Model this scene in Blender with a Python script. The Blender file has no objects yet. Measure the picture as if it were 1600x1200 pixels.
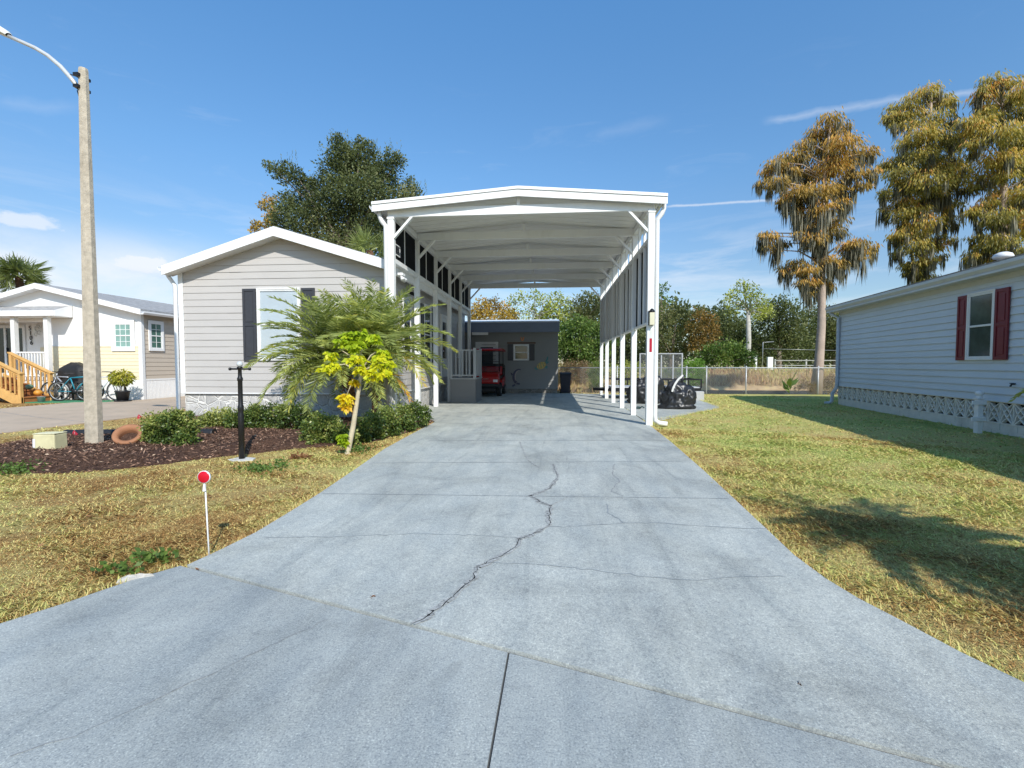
import bpy, math, random
import numpy as np
from mathutils import Vector, Matrix

random.seed(7)
RNG = np.random.default_rng(11)
scene = bpy.context.scene
COL = scene.collection
R = math.radians

# ------------------------------------------------------------------ camera
FPX, CAMH = 740.0, 1.3
YAW, PITCH = math.atan(62/740), math.atan(31/740)
FWD = np.array([-math.sin(YAW)*math.cos(PITCH), math.cos(YAW)*math.cos(PITCH), -math.sin(PITCH)])
RGT = np.array([math.cos(YAW), math.sin(YAW), 0.0])
UPV = np.cross(RGT, FWD)


def at(u, v, y):
    """point at depth y (world y) seen at photo pixel u, v"""
    d = FWD*FPX + RGT*(u-800) + UPV*(600-v)
    return np.array([0, 0, CAMH]) + d*(y/d[1])


def gnd(u, v, z=0.0):
    d = FWD*FPX + RGT*(u-800) + UPV*(600-v)
    return np.array([0, 0, CAMH]) + d*((z-CAMH)/d[2])


cam = bpy.data.cameras.new('camera')
cam.sensor_width = 36
cam.lens = FPX/1600*36
cam.clip_start = 0.05
cam.clip_end = 3000
co = bpy.data.objects.new('camera', cam)
COL.objects.link(co)
mrot = Matrix((Vector(RGT), Vector(UPV), Vector(-FWD))).transposed()
co.matrix_world = Matrix.Translation((0, 0, CAMH)) @ mrot.to_4x4()
scene.camera = co

# ------------------------------------------------------------------ materials
MATS = {}


def nodes_of(m):
    m.use_nodes = True
    nt = m.node_tree
    nt.nodes.clear()
    return nt, nt.nodes, nt.links


def ramp(nt, fac, stops, interp='LINEAR'):
    r = nt.nodes.new('ShaderNodeValToRGB')
    r.color_ramp.interpolation = interp
    el = r.color_ramp.elements
    while len(el) > 1:
        el.remove(el[-1])
    el[0].position = stops[0][0]
    el[0].color = (*stops[0][1], 1)
    for p, c in stops[1:]:
        e = el.new(p)
        e.color = (*c, 1)
    nt.links.new(fac, r.inputs[0])
    return r.outputs[0]


def noise(nt, vec, scale, detail=4, rough=.55, dist=0):
    n = nt.nodes.new('ShaderNodeTexNoise')
    n.inputs['Scale'].default_value = scale
    n.inputs['Detail'].default_value = detail
    n.inputs['Roughness'].default_value = rough
    n.inputs['Distortion'].default_value = dist
    nt.links.new(vec, n.inputs['Vector'])
    return n.outputs['Fac']


def mixc(nt, fac, a, b, mode='MIX'):
    m = nt.nodes.new('ShaderNodeMix')
    m.data_type = 'RGBA'
    m.blend_type = mode
    for sock, val in ((m.inputs['Factor'], fac), (m.inputs[6], a), (m.inputs[7], b)):
        if hasattr(val, 'is_output'):
            nt.links.new(val, sock)
        elif isinstance(val, (int, float)):
            sock.default_value = val
        else:
            sock.default_value = (*val, 1)
    return m.outputs[2]


def mth(nt, op, a, b=0.0, clamp=False):
    m = nt.nodes.new('ShaderNodeMath')
    m.operation = op
    m.use_clamp = clamp
    for i, val in enumerate((a, b)):
        if hasattr(val, 'is_output'):
            nt.links.new(val, m.inputs[i])
        else:
            m.inputs[i].default_value = val
    return m.outputs[0]


def pos(nt):
    return nt.nodes.new('ShaderNodeNewGeometry').outputs['Position']


def mapped(nt, vec, scale=(1, 1, 1), rot=(0, 0, 0)):
    m = nt.nodes.new('ShaderNodeMapping')
    m.inputs['Scale'].default_value = scale
    m.inputs['Rotation'].default_value = rot
    nt.links.new(vec, m.inputs['Vector'])
    return m.outputs[0]


def bsdf(nt, color, rough=.6, metal=0.0, spec=.5, bump=None, bstr=.3, bdist=.01):
    b = nt.nodes.new('ShaderNodeBsdfPrincipled')
    o = nt.nodes.new('ShaderNodeOutputMaterial')
    for sock, val in ((b.inputs['Base Color'], color), (b.inputs['Roughness'], rough)):
        if hasattr(val, 'is_output'):
            nt.links.new(val, sock)
        elif isinstance(val, (int, float)):
            sock.default_value = val
        else:
            sock.default_value = (*val, 1)
    b.inputs['Metallic'].default_value = metal
    b.inputs['Specular IOR Level'].default_value = spec
    if bump is not None:
        bp = nt.nodes.new('ShaderNodeBump')
        bp.inputs['Strength'].default_value = bstr
        bp.inputs['Distance'].default_value = bdist
        nt.links.new(bump, bp.inputs['Height'])
        nt.links.new(bp.outputs[0], b.inputs['Normal'])
    nt.links.new(b.outputs[0], o.inputs[0])
    return b


def M(name, col, rough=.55, var=.12, scale=3.0, metal=0.0, spec=.4, bump=0.0, bscale=60, dirt=None):
    """plain weathered surface: base colour with large and small noise, optional bump"""
    if name in MATS:
        return MATS[name]
    m = bpy.data.materials.new(name)
    nt, N, L = nodes_of(m)
    p = pos(nt)
    a = tuple(max(0, c*(1-var)) for c in col)
    b = tuple(min(1, c*(1+var)) for c in col)
    f = noise(nt, p, scale, 6, .6)
    c = ramp(nt, f, [(.25, a), (.75, b)])
    if dirt:
        f2 = noise(nt, mapped(nt, p, (1, 1, .35)), 2.3, 7, .65)
        f3 = ramp(nt, f2, [(.52, (0, 0, 0)), (.75, (1, 1, 1))])
        c = mixc(nt, mth(nt, 'MULTIPLY', f3, .55), c, dirt)
    bsdf(nt, c, rough, metal, spec, noise(nt, p, bscale, 4) if bump else None, bump)
    MATS[name] = m
    return m


def leafmat(name, stops, trans=.35, rough=.5, gloss=.25, gain=1.0):
    """leaves coloured by a per-leaf tint stored on the mesh"""
    m = bpy.data.materials.new(name)
    nt, N, L = nodes_of(m)
    a = N.new('ShaderNodeAttribute')
    a.attribute_name = 'tint'
    c = ramp(nt, a.outputs['Fac'], [(p_, tuple(min(.85, gain*x) for x in col)) for p_, col in stops])
    b = N.new('ShaderNodeBsdfPrincipled')
    L.new(c, b.inputs['Base Color'])
    b.inputs['Roughness'].default_value = rough
    b.inputs['Specular IOR Level'].default_value = gloss
    t = N.new('ShaderNodeBsdfTranslucent')
    L.new(mixc(nt, 1.0, c, (1.15, 1.15, .7), 'MULTIPLY'), t.inputs[0])
    mx = N.new('ShaderNodeMixShader')
    mx.inputs[0].default_value = trans
    L.new(b.outputs[0], mx.inputs[1])
    L.new(t.outputs[0], mx.inputs[2])
    o = N.new('ShaderNodeOutputMaterial')
    L.new(mx.outputs[0], o.inputs[0])
    MATS[name] = m
    return m


# ------------------------------------------------------------------ mesh helpers
def world_loc(o):
    v = Vector((0, 0, 0))
    while o is not None:
        v = v + o.location
        o = o.parent
    return v


class MB:
    def __init__(s):
        s.v, s.f, s.m, s.s = [], [], [], []

    def poly(s, pts, m=0, smooth=False):
        i = len(s.v)
        s.v += [tuple(map(float, p)) for p in pts]
        s.f.append(tuple(range(i, i+len(pts))))
        s.m.append(m)
        s.s.append(smooth)

    def hexa(s, c, m=0):
        """8 corners: bottom 4 (ccw from above) then top 4"""
        i = len(s.v)
        s.v += [tuple(map(float, p)) for p in c]
        for f in ((3, 2, 1, 0), (4, 5, 6, 7), (0, 1, 5, 4), (1, 2, 6, 5), (2, 3, 7, 6), (3, 0, 4, 7)):
            s.f.append(tuple(i+k for k in f))
            s.m.append(m)
            s.s.append(False)

    def box(s, x0, x1, y0, y1, z0, z1, m=0):
        s.hexa([(x0, y0, z0), (x1, y0, z0), (x1, y1, z0), (x0, y1, z0), (x0, y0, z1), (x1, y0, z1), (x1, y1, z1), (x0, y1, z1)], m)

    def wbox(s, F, u0, u1, z0, z1, d0, d1, m=0):
        """box on a wall frame F = (origin, along, outward)"""
        P = lambda u, z, d: wp(F, u, z, d)
        s.hexa([P(u0, z0, d1), P(u1, z0, d1), P(u1, z0, d0), P(u0, z0, d0), P(u0, z1, d1), P(u1, z1, d1), P(u1, z1, d0), P(u0, z1, d0)], m)

    def beam(s, p, q, w, h, up=(0, 0, 1), m=0):
        p, q, up = Vector(p), Vector(q), Vector(up)
        a = (q-p).normalized()
        sd = a.cross(up)
        if sd.length < 1e-4:
            sd = a.cross(Vector((0, 1, 0)))
        sd.normalize()
        u = sd.cross(a)
        sd, u = sd*w/2, u*h/2
        s.hexa([p-sd-u, p+sd-u, q+sd-u, q-sd-u, p-sd+u, p+sd+u, q+sd+u, q-sd+u], m)

    def tube(s, pts, r, n=10, m=0, caps=True, smooth=True):
        pts = [Vector(p) for p in pts]
        k = len(pts)
        rs = r if hasattr(r, '__len__') else [r]*k
        i0 = len(s.v)
        prev = None
        for j, p in enumerate(pts):
            t = (pts[min(j+1, k-1)]-pts[max(j-1, 0)])
            t = t.normalized() if t.length > 1e-9 else Vector((0, 0, 1))
            if prev is None:
                ref = Vector((0, 0, 1)) if abs(t.z) < .9 else Vector((1, 0, 0))
                a = t.cross(ref).normalized()
            else:
                a = prev - t*prev.dot(t)
                a = a.normalized() if a.length > 1e-6 else t.orthogonal().normalized()
            prev = a
            b = t.cross(a)
            for q in range(n):
                w = 2*math.pi*q/n
                s.v.append(tuple(p + (a*math.cos(w)+b*math.sin(w))*rs[j]))
        for j in range(k-1):
            for q in range(n):
                a0, a1 = i0+j*n+q, i0+j*n+(q+1) % n
                s.f.append((a0, a1, a1+n, a0+n))
                s.m.append(m)
                s.s.append(smooth)
        if caps:
            s.f.append(tuple(i0+q for q in reversed(range(n))))
            s.f.append(tuple(i0+(k-1)*n+q for q in range(n)))
            s.m += [m, m]
            s.s += [False, False]

    def lathe(s, prof, c=(0, 0, 0), n=16, m=0, axis=None, smooth=True):
        """profile of (radius, height) turned about an axis through c"""
        c = Vector(c)
        ax = Vector(axis or (0, 0, 1)).normalized()
        a = ax.orthogonal().normalized()
        b = ax.cross(a)
        i0 = len(s.v)
        for (r, z) in prof:
            for q in range(n):
                w = 2*math.pi*q/n
                s.v.append(tuple(c + ax*z + (a*math.cos(w)+b*math.sin(w))*r))
        for j in range(len(prof)-1):
            for q in range(n):
                a0, a1 = i0+j*n+q, i0+j*n+(q+1) % n
                s.f.append((a0, a1, a1+n, a0+n))
                s.m.append(m)
                s.s.append(smooth)

    def extrude(s, poly, vec, m=0):
        vec = Vector(vec)
        n = len(poly)
        i = len(s.v)
        s.v += [tuple(map(float, p)) for p in poly] + [tuple(Vector(p)+vec) for p in poly]
        s.f += [tuple(range(i+n-1, i-1, -1)), tuple(range(i+n, i+2*n))]
        for k in range(n):
            s.f.append((i+k, i+(k+1) % n, i+n+(k+1) % n, i+n+k))
        s.m += [m]*(n+2)
        s.s += [False]*(n+2)

    def build(s, name, mats, parent=None, bevel=0.0, fix=True):
        me = bpy.data.meshes.new(name)
        off = world_loc(parent) if parent else Vector((0, 0, 0))
        me.from_pydata([(x-off.x, y-off.y, z-off.z) for x, y, z in s.v], [], s.f)
        for mt in (mats if isinstance(mats, (list, tuple)) else [mats]):
            me.materials.append(mt)
        me.polygons.foreach_set('material_index', s.m)
        me.polygons.foreach_set('use_smooth', s.s)
        if fix:
            import bmesh
            bm = bmesh.new()
            bm.from_mesh(me)
            bmesh.ops.recalc_face_normals(bm, faces=bm.faces)
            bm.to_mesh(me)
            bm.free()
        me.update()
        o = bpy.data.objects.new(name, me)
        COL.objects.link(o)
        o.parent = parent
        if bevel:
            b = o.modifiers.new('bevel', 'BEVEL')
            b.width = bevel
            b.segments = 2
            b.limit_method = 'ANGLE'
        return o


def wp(F, u, z, d):
    o, a, n = F
    return (o[0]+a[0]*u+n[0]*d, o[1]+a[1]*u+n[1]*d, o[2]+z)


def npmesh(name, V, k, mat, parent=None, tint=None, smooth=False):
    """V: (N,k,3) separate k-gons -> one mesh"""
    V = np.asarray(V, dtype=np.float32)
    N = V.shape[0]
    off = world_loc(parent) if parent else Vector((0, 0, 0))
    P = V.reshape(-1, 3) - np.array(off, dtype=np.float32)
    me = bpy.data.meshes.new(name)
    me.vertices.add(N*k)
    me.loops.add(N*k)
    me.polygons.add(N)
    me.vertices.foreach_set('co', P.ravel())
    me.loops.foreach_set('vertex_index', np.arange(N*k, dtype=np.int32))
    me.polygons.foreach_set('loop_start', np.arange(0, N*k, k, dtype=np.int32))
    me.polygons.foreach_set('loop_total', np.full(N, k, dtype=np.int32))
    me.materials.append(mat)
    if tint is not None:
        at_ = me.attributes.new('tint', 'FLOAT', 'FACE')
        at_.data.foreach_set('value', np.clip(tint, 0, 1).astype(np.float32))
    me.update(calc_edges=True)
    o = bpy.data.objects.new(name, me)
    COL.objects.link(o)
    o.parent = parent
    return o


def unit(a):
    return a/np.maximum(np.linalg.norm(a, axis=-1, keepdims=True), 1e-9)


def rdir(n):
    return unit(RNG.normal(size=(n, 3)))


def leaves(C, A, Ln, W, fold=.0):
    """diamond leaves: centres of the base C, axis A, length, width -> (N,4,3)"""
    n = len(C)
    S = unit(np.cross(A, rdir(n)))
    Nn = np.cross(A, S)
    Ln, W = np.broadcast_to(Ln, n)[:, None], np.broadcast_to(W, n)[:, None]
    mid = C + A*Ln*.45
    return np.stack([C, mid+S*W*.5+Nn*W*fold, C+A*Ln, mid-S*W*.5+Nn*W*fold], axis=1)


def tag(o, label=None, cat=None, group=None, kind=None):
    if label:
        o['label'] = label
    if cat:
        o['category'] = cat
    if group:
        o['group'] = group
    if kind:
        o['kind'] = kind
    return o


def thing(name, loc, label, cat, group=None):
    o = bpy.data.objects.new(name, None)
    o.empty_display_size = .1
    COL.objects.link(o)
    o.location = loc
    return tag(o, label, cat, group)


def copy_tree(o, parent=None):
    c = o.copy()
    COL.objects.link(c)
    c.parent = parent
    for ch in list(o.children):
        copy_tree(ch, c)
    return c


def in_poly(x, y, poly):
    inside = np.zeros(len(x), bool)
    n = len(poly)
    for i in range(n):
        x0, y0 = poly[i][:2]
        x1, y1 = poly[(i+1) % n][:2]
        c = ((y0 > y) != (y1 > y)) & (x < (x1-x0)*(y-y0)/((y1-y0) or 1e-9)+x0)
        inside ^= c
    return inside


# ------------------------------------------------------------------ palette
SUN = Vector((.362, -.693, .624))          # towards the sun
white = M('white_aluminium', (.80, .80, .79), .42, .03, 2, bump=.02, dirt=(.66, .65, .61))
white_d = M('white_trim', (.74, .74, .73), .5, .05, 3, dirt=(.55, .54, .50))
vinyl = M('taupe_vinyl', (.475, .452, .428), .5, .04, 1.5, bump=.03, bscale=120)
vinyl_b = M('blue_grey_vinyl', (.58, .63, .68), .5, .04, 1.5, bump=.03, bscale=120)
vinyl_tan = M('tan_vinyl', (.54, .46, .37), .5, .04, 1.5)
cream = M('cream_vinyl', (.78, .68, .46), .5, .04, 1.5)
whitewall = M('white_panel_wall', (.82, .81, .79), .5, .03, 2)
charcoal = M('charcoal_shutter', (.045, .047, .055), .45, .1, 8)
redpaint = M('dark_red_shutter', (.17, .018, .026), .45, .1, 8)
blackm = M('black_metal', (.012, .012, .013), .4, .15, 9)
blackp = M('black_plastic', (.018, .018, .02), .5, .2, 9)
rubber = M('rubber', (.02, .02, .02), .8, .2, 12)
steel = M('galvanised_steel', (.42, .43, .44), .4, .12, 9, metal=.6)
dscreen = M('dark_screen', (.017, .018, .021), .95, .15, 2, spec=.05)
darkglass = M('dark_window', (.025, .03, .033), .06, .3, 1.2, spec=.7)
concrete_p = M('pole_concrete', (.45, .39, .305), .9, .28, 14, bump=.8, bscale=70, dirt=(.20, .155, .10))
beigeconc = M('beige_concrete', (.47, .365, .265), .85, .12, 1.2, bump=.2, bscale=60, dirt=(.28, .25, .21))
terracotta = M('terracotta', (.33, .15, .075), .8, .18, 7, bump=.3)
lumber = M('new_lumber', (.62, .36, .12), .6, .16, 6, bump=.1)
lumber_r = M('red_stained_lumber', (.40, .15, .05), .6, .16, 6, bump=.1)
bark = M('grey_bark', (.20, .165, .13), .9, .35, 3, bump=.8, bscale=14)
bark_l = M('pale_bark', (.40, .31, .25), .9, .22, 2.5, bump=.9, bscale=18)
bark_p = M('palm_fibre', (.13, .065, .035), .9, .45, 14, bump=1.0, bscale=40)
redcart = M('red_cart_body', (.42, .012, .012), .25, .06, 4, spec=.6)


def grass_color(nt, p, blade=False):
    f1 = noise(nt, p, .42, 5, .62, .4)
    f2 = noise(nt, p, 2.6, 6, .65)
    sx = nt.nodes.new('ShaderNodeSeparateXYZ')
    nt.links.new(p, sx.inputs[0])
    gx = mth(nt, 'MULTIPLY', sx.outputs[0], .014)
    f = mth(nt, 'ADD', mth(nt, 'ADD', mth(nt, 'MULTIPLY', f1, .95), mth(nt, 'MULTIPLY', f2, .62)), gx)
    if blade:
        g = nt.nodes.new('ShaderNodeNewGeometry')
        f = mth(nt, 'ADD', f, mth(nt, 'MULTIPLY', mth(nt, 'SUBTRACT', g.outputs['Random Per Island'], .5), .42))
    f = mth(nt, 'SUBTRACT', f, .155)
    for (cx, cy, rr, am) in ((-3.3, 2.5, 1.7, .12), (2.4, 2.1, 1.0, .14), (-2.9, 7.0, 1.3, .12), (-4.6, 4.2, 1.5, .06), (4.5, 9.0, 3.0, -.06), (3.2, 12.0, 2.5, -.07)):
        dn = nt.nodes.new('ShaderNodeVectorMath')
        dn.operation = 'DISTANCE'
        nt.links.new(p, dn.inputs[0])
        dn.inputs[1].default_value = (cx, cy, 0)
        k = mth(nt, 'SUBTRACT', 1.0, mth(nt, 'DIVIDE', dn.outputs['Value'], rr), True)
        f = mth(nt, 'SUBTRACT', f, mth(nt, 'MULTIPLY', k, am))
    st = [(.34, (.46, .26, .10)), (.48, (.66, .46, .19)), (.62, (.80, .68, .28)), (.76, (.72, .70, .25)), (.92, (.50, .58, .17))]
    return ramp(nt, f, st)


def mk_grass(blade):
    m = bpy.data.materials.new('lawn_blades' if blade else 'lawn_ground')
    nt, N, L = nodes_of(m)
    p = pos(nt)
    c = grass_color(nt, p, blade)
    if not blade:
        c = mixc(nt, 1.0, c, ramp(nt, noise(nt, p, 55, 6, .75), [(.3, (.42, .40, .36)), (.7, (1.08, 1.05, 1.0))]), 'MULTIPLY')
        bsdf(nt, c, .9, 0, .1, noise(nt, p, 45, 6, .8), .9, .05)
    else:
        b = N.new('ShaderNodeBsdfDiffuse')
        t = N.new('ShaderNodeBsdfTranslucent')
        L.new(c, b.inputs[0])
        L.new(c, t.inputs[0])
        mx = N.new('ShaderNodeMixShader')
        mx.inputs[0].default_value = .3
        L.new(b.outputs[0], mx.inputs[1])
        L.new(t.outputs[0], mx.inputs[2])
        L.new(mx.outputs[0], N.new('ShaderNodeOutputMaterial').inputs[0])
    return m


lawn_g, lawn_b = mk_grass(False), mk_grass(True)


def mk_drive(name, tone):
    m = bpy.data.materials.new(name)
    nt, N, L = nodes_of(m)
    p = pos(nt)
    big = noise(nt, p, .9, 8, .68, .6)
    med = noise(nt, mapped(nt, p, (1, .28, 1), (0, 0, R(25))), 4.5, 6, .65)
    c = ramp(nt, big, [(.30, tuple(.70*x for x in tone)), (.47, tuple(.94*x for x in tone)), (.58, tuple(1.04*x for x in tone)), (.74, tuple(1.16*x for x in tone))])
    c = mixc(nt, 1.0, c, ramp(nt, med, [(.32, (.84, .86, .89)), (.6, (1.04, 1.03, 1.02))]), 'MULTIPLY')
    # scuffs and tyre marks running up the drive
    tr = noise(nt, mapped(nt, p, (4.2, .30, 1), (0, 0, R(4))), 1.0, 7, .66, 1.0)
    c = mixc(nt, 1.0, c, ramp(nt, tr, [(.32, (.82, .83, .84)), (.46, (1, 1, 1))]), 'MULTIPLY')
    # fine light and dark grit of the coating
    g1 = noise(nt, p, 130, 3, .7)
    c = mixc(nt, 1.0, c, ramp(nt, g1, [(.33, (.62, .64, .67)), (.48, (.97, .97, .97)), (.60, (1.06, 1.06, 1.05)), (.68, (1.55, 1.55, 1.5))]), 'MULTIPLY')
    g2 = noise(nt, p, 42, 4, .75)
    c = mixc(nt, 1.0, c, ramp(nt, g2, [(.30, (.82, .83, .85)), (.48, (1, 1, 1)), (.66, (1.10, 1.10, 1.08))]), 'MULTIPLY')
    # grey scuffs, arcs and rubbed patches
    g3 = noise(nt, p, 6.5, 9, .78, 1.2)
    c = mixc(nt, 1.0, c, ramp(nt, g3, [(.30, (.82, .825, .83)), (.44, (.985, .985, .985)), (.7, (1.05, 1.05, 1.04))]), 'MULTIPLY')
    # old stains
    st = noise(nt, p, 1.7, 3, .5, 1.5)
    c = mixc(nt, mth(nt, 'MULTIPLY', ramp(nt, st, [(.66, (0, 0, 0)), (.74, (1, 1, 1))]), .35), c, tuple(.55*x for x in tone))
    bsdf(nt, c, .8, 0, .25, g1, .35, .006)
    return m


drive_m = mk_drive('blue_grey_coating', (.425, .44, .41))
apron_m = mk_drive('blue_grey_coating_apron', (.365, .385, .37))
hair_m = M('hairline', (.29, .315, .325), .9, .3, 30)
crack_m = M('crack', (.28, .285, .285), .9, .5, 30)
patch_m = M('crack_patch', (.33, .335, .32), .95, .55, 38, bump=.8)


def mk_stone(name, a, b, mortar, sc):
    m = bpy.data.materials.new(name)
    nt, N, L = nodes_of(m)
    p = pos(nt)
    nz = N.new('ShaderNodeTexNoise')
    nz.inputs['Scale'].default_value = 3.0
    L.new(p, nz.inputs['Vector'])
    w = mixc(nt, .16, p, nz.outputs['Color'], 'ADD')
    v = N.new('ShaderNodeTexVoronoi')
    v.feature = 'DISTANCE_TO_EDGE'
    v.inputs['Scale'].default_value = sc
    L.new(w, v.inputs['Vector'])
    v2 = N.new('ShaderNodeTexVoronoi')
    v2.inputs['Scale'].default_value = sc
    L.new(w, v2.inputs['Vector'])
    sp = N.new('ShaderNodeSeparateColor')
    L.new(v2.outputs['Color'], sp.inputs[0])
    c = mixc(nt, sp.outputs[0], a, b)
    c = mixc(nt, 1.0, c, ramp(nt, noise(nt, p, 22, 6, .7), [(.3, (.72, .72, .72)), (.7, (1.1, 1.1, 1.1))]), 'MULTIPLY')
    edge = ramp(nt, v.outputs['Distance'], [(.035, (1, 1, 1)), (.06, (0, 0, 0))])
    c = mixc(nt, edge, c, mortar)
    h = ramp(nt, v.outputs['Distance'], [(.0, (.75, .75, .75)), (.03, (.7, .7, .7)), (.05, (0, 0, 0)), (.12, (.5, .5, .5)), (.3, (.7, .7, .7))])
    bsdf(nt, c, .85, 0, .2, h, .8, .03)
    return m


stone = mk_stone('stone_skirting', (.47, .46, .44), (.58, .56, .53), (.68, .66, .62), 3.3)
stone_d = mk_stone('grey_stone_skirting', (.22, .21, .19), (.32, .30, .27), (.36, .34, .31), 3.3)


def mk_shingle(name, a, b):
    m = bpy.data.materials.new(name)
    nt, N, L = nodes_of(m)
    p = pos(nt)
    c = ramp(nt, noise(nt, p, 9, 6, .75), [(.3, a), (.7, b)])
    n2 = noise(nt, mapped(nt, p, (3, 3, 8)), 2, 2)
    c = mixc(nt, 1.0, c, ramp(nt, n2, [(.35, (.8, .8, .8)), (.65, (1.1, 1.1, 1.1))]), 'MULTIPLY')
    bsdf(nt, c, .9, 0, .15, noise(nt, p, 40, 5, .8), .7, .02)
    return m


shingle = mk_shingle('grey_shingle', (.26, .26, .26), (.46, .45, .44))
shingle_b = mk_shingle('brown_shingle', (.22, .19, .16), (.38, .34, .30))


def mk_glass():
    m = bpy.data.materials.new('window_glass')
    nt, N, L = nodes_of(m)
    t = N.new('ShaderNodeBsdfTransparent')
    t.inputs[0].default_value = (.82, .86, .88, 1)
    g = N.new('ShaderNodeBsdfGlossy')
    g.inputs['Roughness'].default_value = .02
    mx = N.new('ShaderNodeMixShader')
    mx.inputs[0].default_value = .17
    L.new(t.outputs[0], mx.inputs[1])
    L.new(g.outputs[0], mx.inputs[2])
    L.new(mx.outputs[0], N.new('ShaderNodeOutputMaterial').inputs[0])
    return m


glass = mk_glass()
blind_m = M('white_blinds', (.86, .88, .90), .5, .05, 3)


def mk_mulch():
    m = bpy.data.materials.new('bark_mulch')
    nt, N, L = nodes_of(m)
    p = pos(nt)
    c = ramp(nt, noise(nt, mapped(nt, p, (1, 1, 1), (0, 0, .7)), 26, 6, .8, 1.0), [(.28, (.03, .02, .015)), (.5, (.12, .075, .055)), (.68, (.24, .155, .11)), (.8, (.42, .31, .23))])
    c = mixc(nt, 1.0, c, ramp(nt, noise(nt, p, 1.4, 4), [(.35, (.75, .7, .75)), (.65, (1.2, 1.05, .95))]), 'MULTIPLY')
    bsdf(nt, c, .95, 0, .1, noise(nt, p, 34, 6, .8), 1.0, .05)
    return m


mulch_m = mk_mulch()
chip_m = leafmat('mulch_chip', [(0, (.02, .012, .009)), (.55, (.10, .06, .042)), (.85, (.22, .13, .09)), (1, (.42, .32, .23))], .0, .9, .1, gain=1.6)
SKYTINT, SKYSTR, SUNSTR = (1, 1, 1), .125, 5.0

# ------------------------------------------------------------------ ground
def sstep(a, b, x):
    t = np.clip((x-a)/(b-a), 0, 1)
    return t*t*(3-2*t)


def ground_z(x, y):
    x, y = np.asarray(x, float), np.asarray(y, float)
    bank = .85*sstep(25.8, 29.5, y)
    ditch = sstep(4.6, 6.4, x)*sstep(21.45, 21.8, y)*(1-sstep(25.6, 26.6, y))
    return bank - .55*ditch


gx = np.concatenate([[-900, -400, -150, -70, -40], np.arange(-30, 31, 1.0), [34, 40, 50, 70, 110, 200, 400, 900]])
gy = np.concatenate([[-60, -20, -6, 0, 5, 10, 15, 19, 20.5], np.arange(21, 30.6, .4), [33, 38, 45, 60, 90, 150, 300, 700, 1500]])
g = MB()
GX, GY = np.meshgrid(gx, gy)
GZ = ground_z(GX, GY)
nx = len(gx)
g.v = [(float(a), float(b), float(c)) for a, b, c in zip(GX.ravel(), GY.ravel(), GZ.ravel())]
for j in range(len(gy)-1):
    for i in range(nx-1):
        g.f.append((j*nx+i, j*nx+i+1, (j+1)*nx+i+1, (j+1)*nx+i))
        g.m.append(0)
        g.s.append(True)


def mk_ground():
    m = bpy.data.materials.new('ground_grass')
    nt, N, L = nodes_of(m)
    p = pos(nt)
    near = mixc(nt, 1.0, grass_color(nt, p), ramp(nt, noise(nt, p, 55, 6, .75), [(.3, (.40, .38, .34)), (.7, (1.08, 1.05, 1.0))]), 'MULTIPLY')
    far = ramp(nt, noise(nt, p, .35, 6, .65), [(.3, (.56, .42, .20)), (.5, (.52, .46, .20)), (.72, (.34, .38, .12))])
    weeds = ramp(nt, noise(nt, p, 1.6, 6, .7), [(.3, (.26, .17, .10)), (.5, (.46, .33, .19)), (.7, (.58, .46, .23))])
    sx = N.new('ShaderNodeSeparateXYZ')
    L.new(p, sx.inputs[0])
    k1 = ramp(nt, mth(nt, 'MULTIPLY', sx.outputs[1], .01), [(.212, (0, 0, 0)), (.222, (1, 1, 1))])
    k2 = ramp(nt, mth(nt, 'MULTIPLY', sx.outputs[1], .01), [(.283, (0, 0, 0)), (.30, (1, 1, 1))])
    c = mixc(nt, k2, mixc(nt, k1, near, weeds), far)
    bsdf(nt, c, .95, 0, .1, noise(nt, p, 45, 6, .8), .9, .05)
    return m


tag(g.build('ground', mk_ground(), fix=False), kind='structure')

w = MB()
w.poly([(4.5, 21.4, -.10), (90, 21.4, -.10), (90, 27.5, -.10), (4.5, 27.5, -.10)])
wm = bpy.data.materials.new('ditch_water')
nt, N, L = nodes_of(wm)
bsdf(nt, (.014, .016, .016), .5, 0, .12, noise(nt, pos(nt), 3, 3), .06)
tag(w.build('water', wm), kind='structure')

# ------------------------------------------------------------------ driveway
left_edge = [(-2.29, 2.760), (-2.25, 3.02), (-2.22, 3.35), (-2.24, 3.9), (-2.27, 4.45), (-2.37, 5.6), (-2.49, 6.85), (-2.53, 8.3), (-2.55, 10.2), (-2.75, 10.6), (-3.75, 10.9)]
right_edge = [(2.25, 20.5), (2.06, 11), (2.03, 9.88), (1.94, 7.8), (1.81, 5.75), (1.72, 4.6), (1.65, 3.72), (1.61, 3.25), (1.62, 2.9), (1.66, 2.66), (1.72, 2.47), (1.80, 2.19), (1.88, 2.0), (2.12, 1.55), (2.25, 1.231)]
main_poly = left_edge + [(-3.75, 20.72), (.95, 20.72), (1.1, 20.5)] + right_edge
SEAM0, SEAM1 = (-2.29, 2.755), (2.25, 1.225)
seam_y = lambda x: SEAM0[1] + (x-SEAM0[0])*(SEAM1[1]-SEAM0[1])/(SEAM1[0]-SEAM0[0])
gap = .009
apronL = [(-.190, seam_y(-.190)-gap), (-2.29, 2.755-gap), (-2.34, 2.765), (-2.46, 2.58), (-2.59, 2.27), (-2.72, 2.03), (-3.05, 1.45), (-3.6, .75), (-4.4, 0), (-6, -1.2), (-.246, -1.2)]
apronR = [(-.181, seam_y(-.181)-gap), (-.237, -1.2), (6, -1.2), (4.3, -.2), (3.1, .5), (2.5, .95), (2.25, 1.225-gap)]
pad_poly = [(2.10, 10.7), (2.35, 10.9), (3.6, 12.6), (4.9, 14.25), (5.1, 14.9), (5.25, 17.7), (5.3, 19.5), (2.26, 20.3)]
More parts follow.
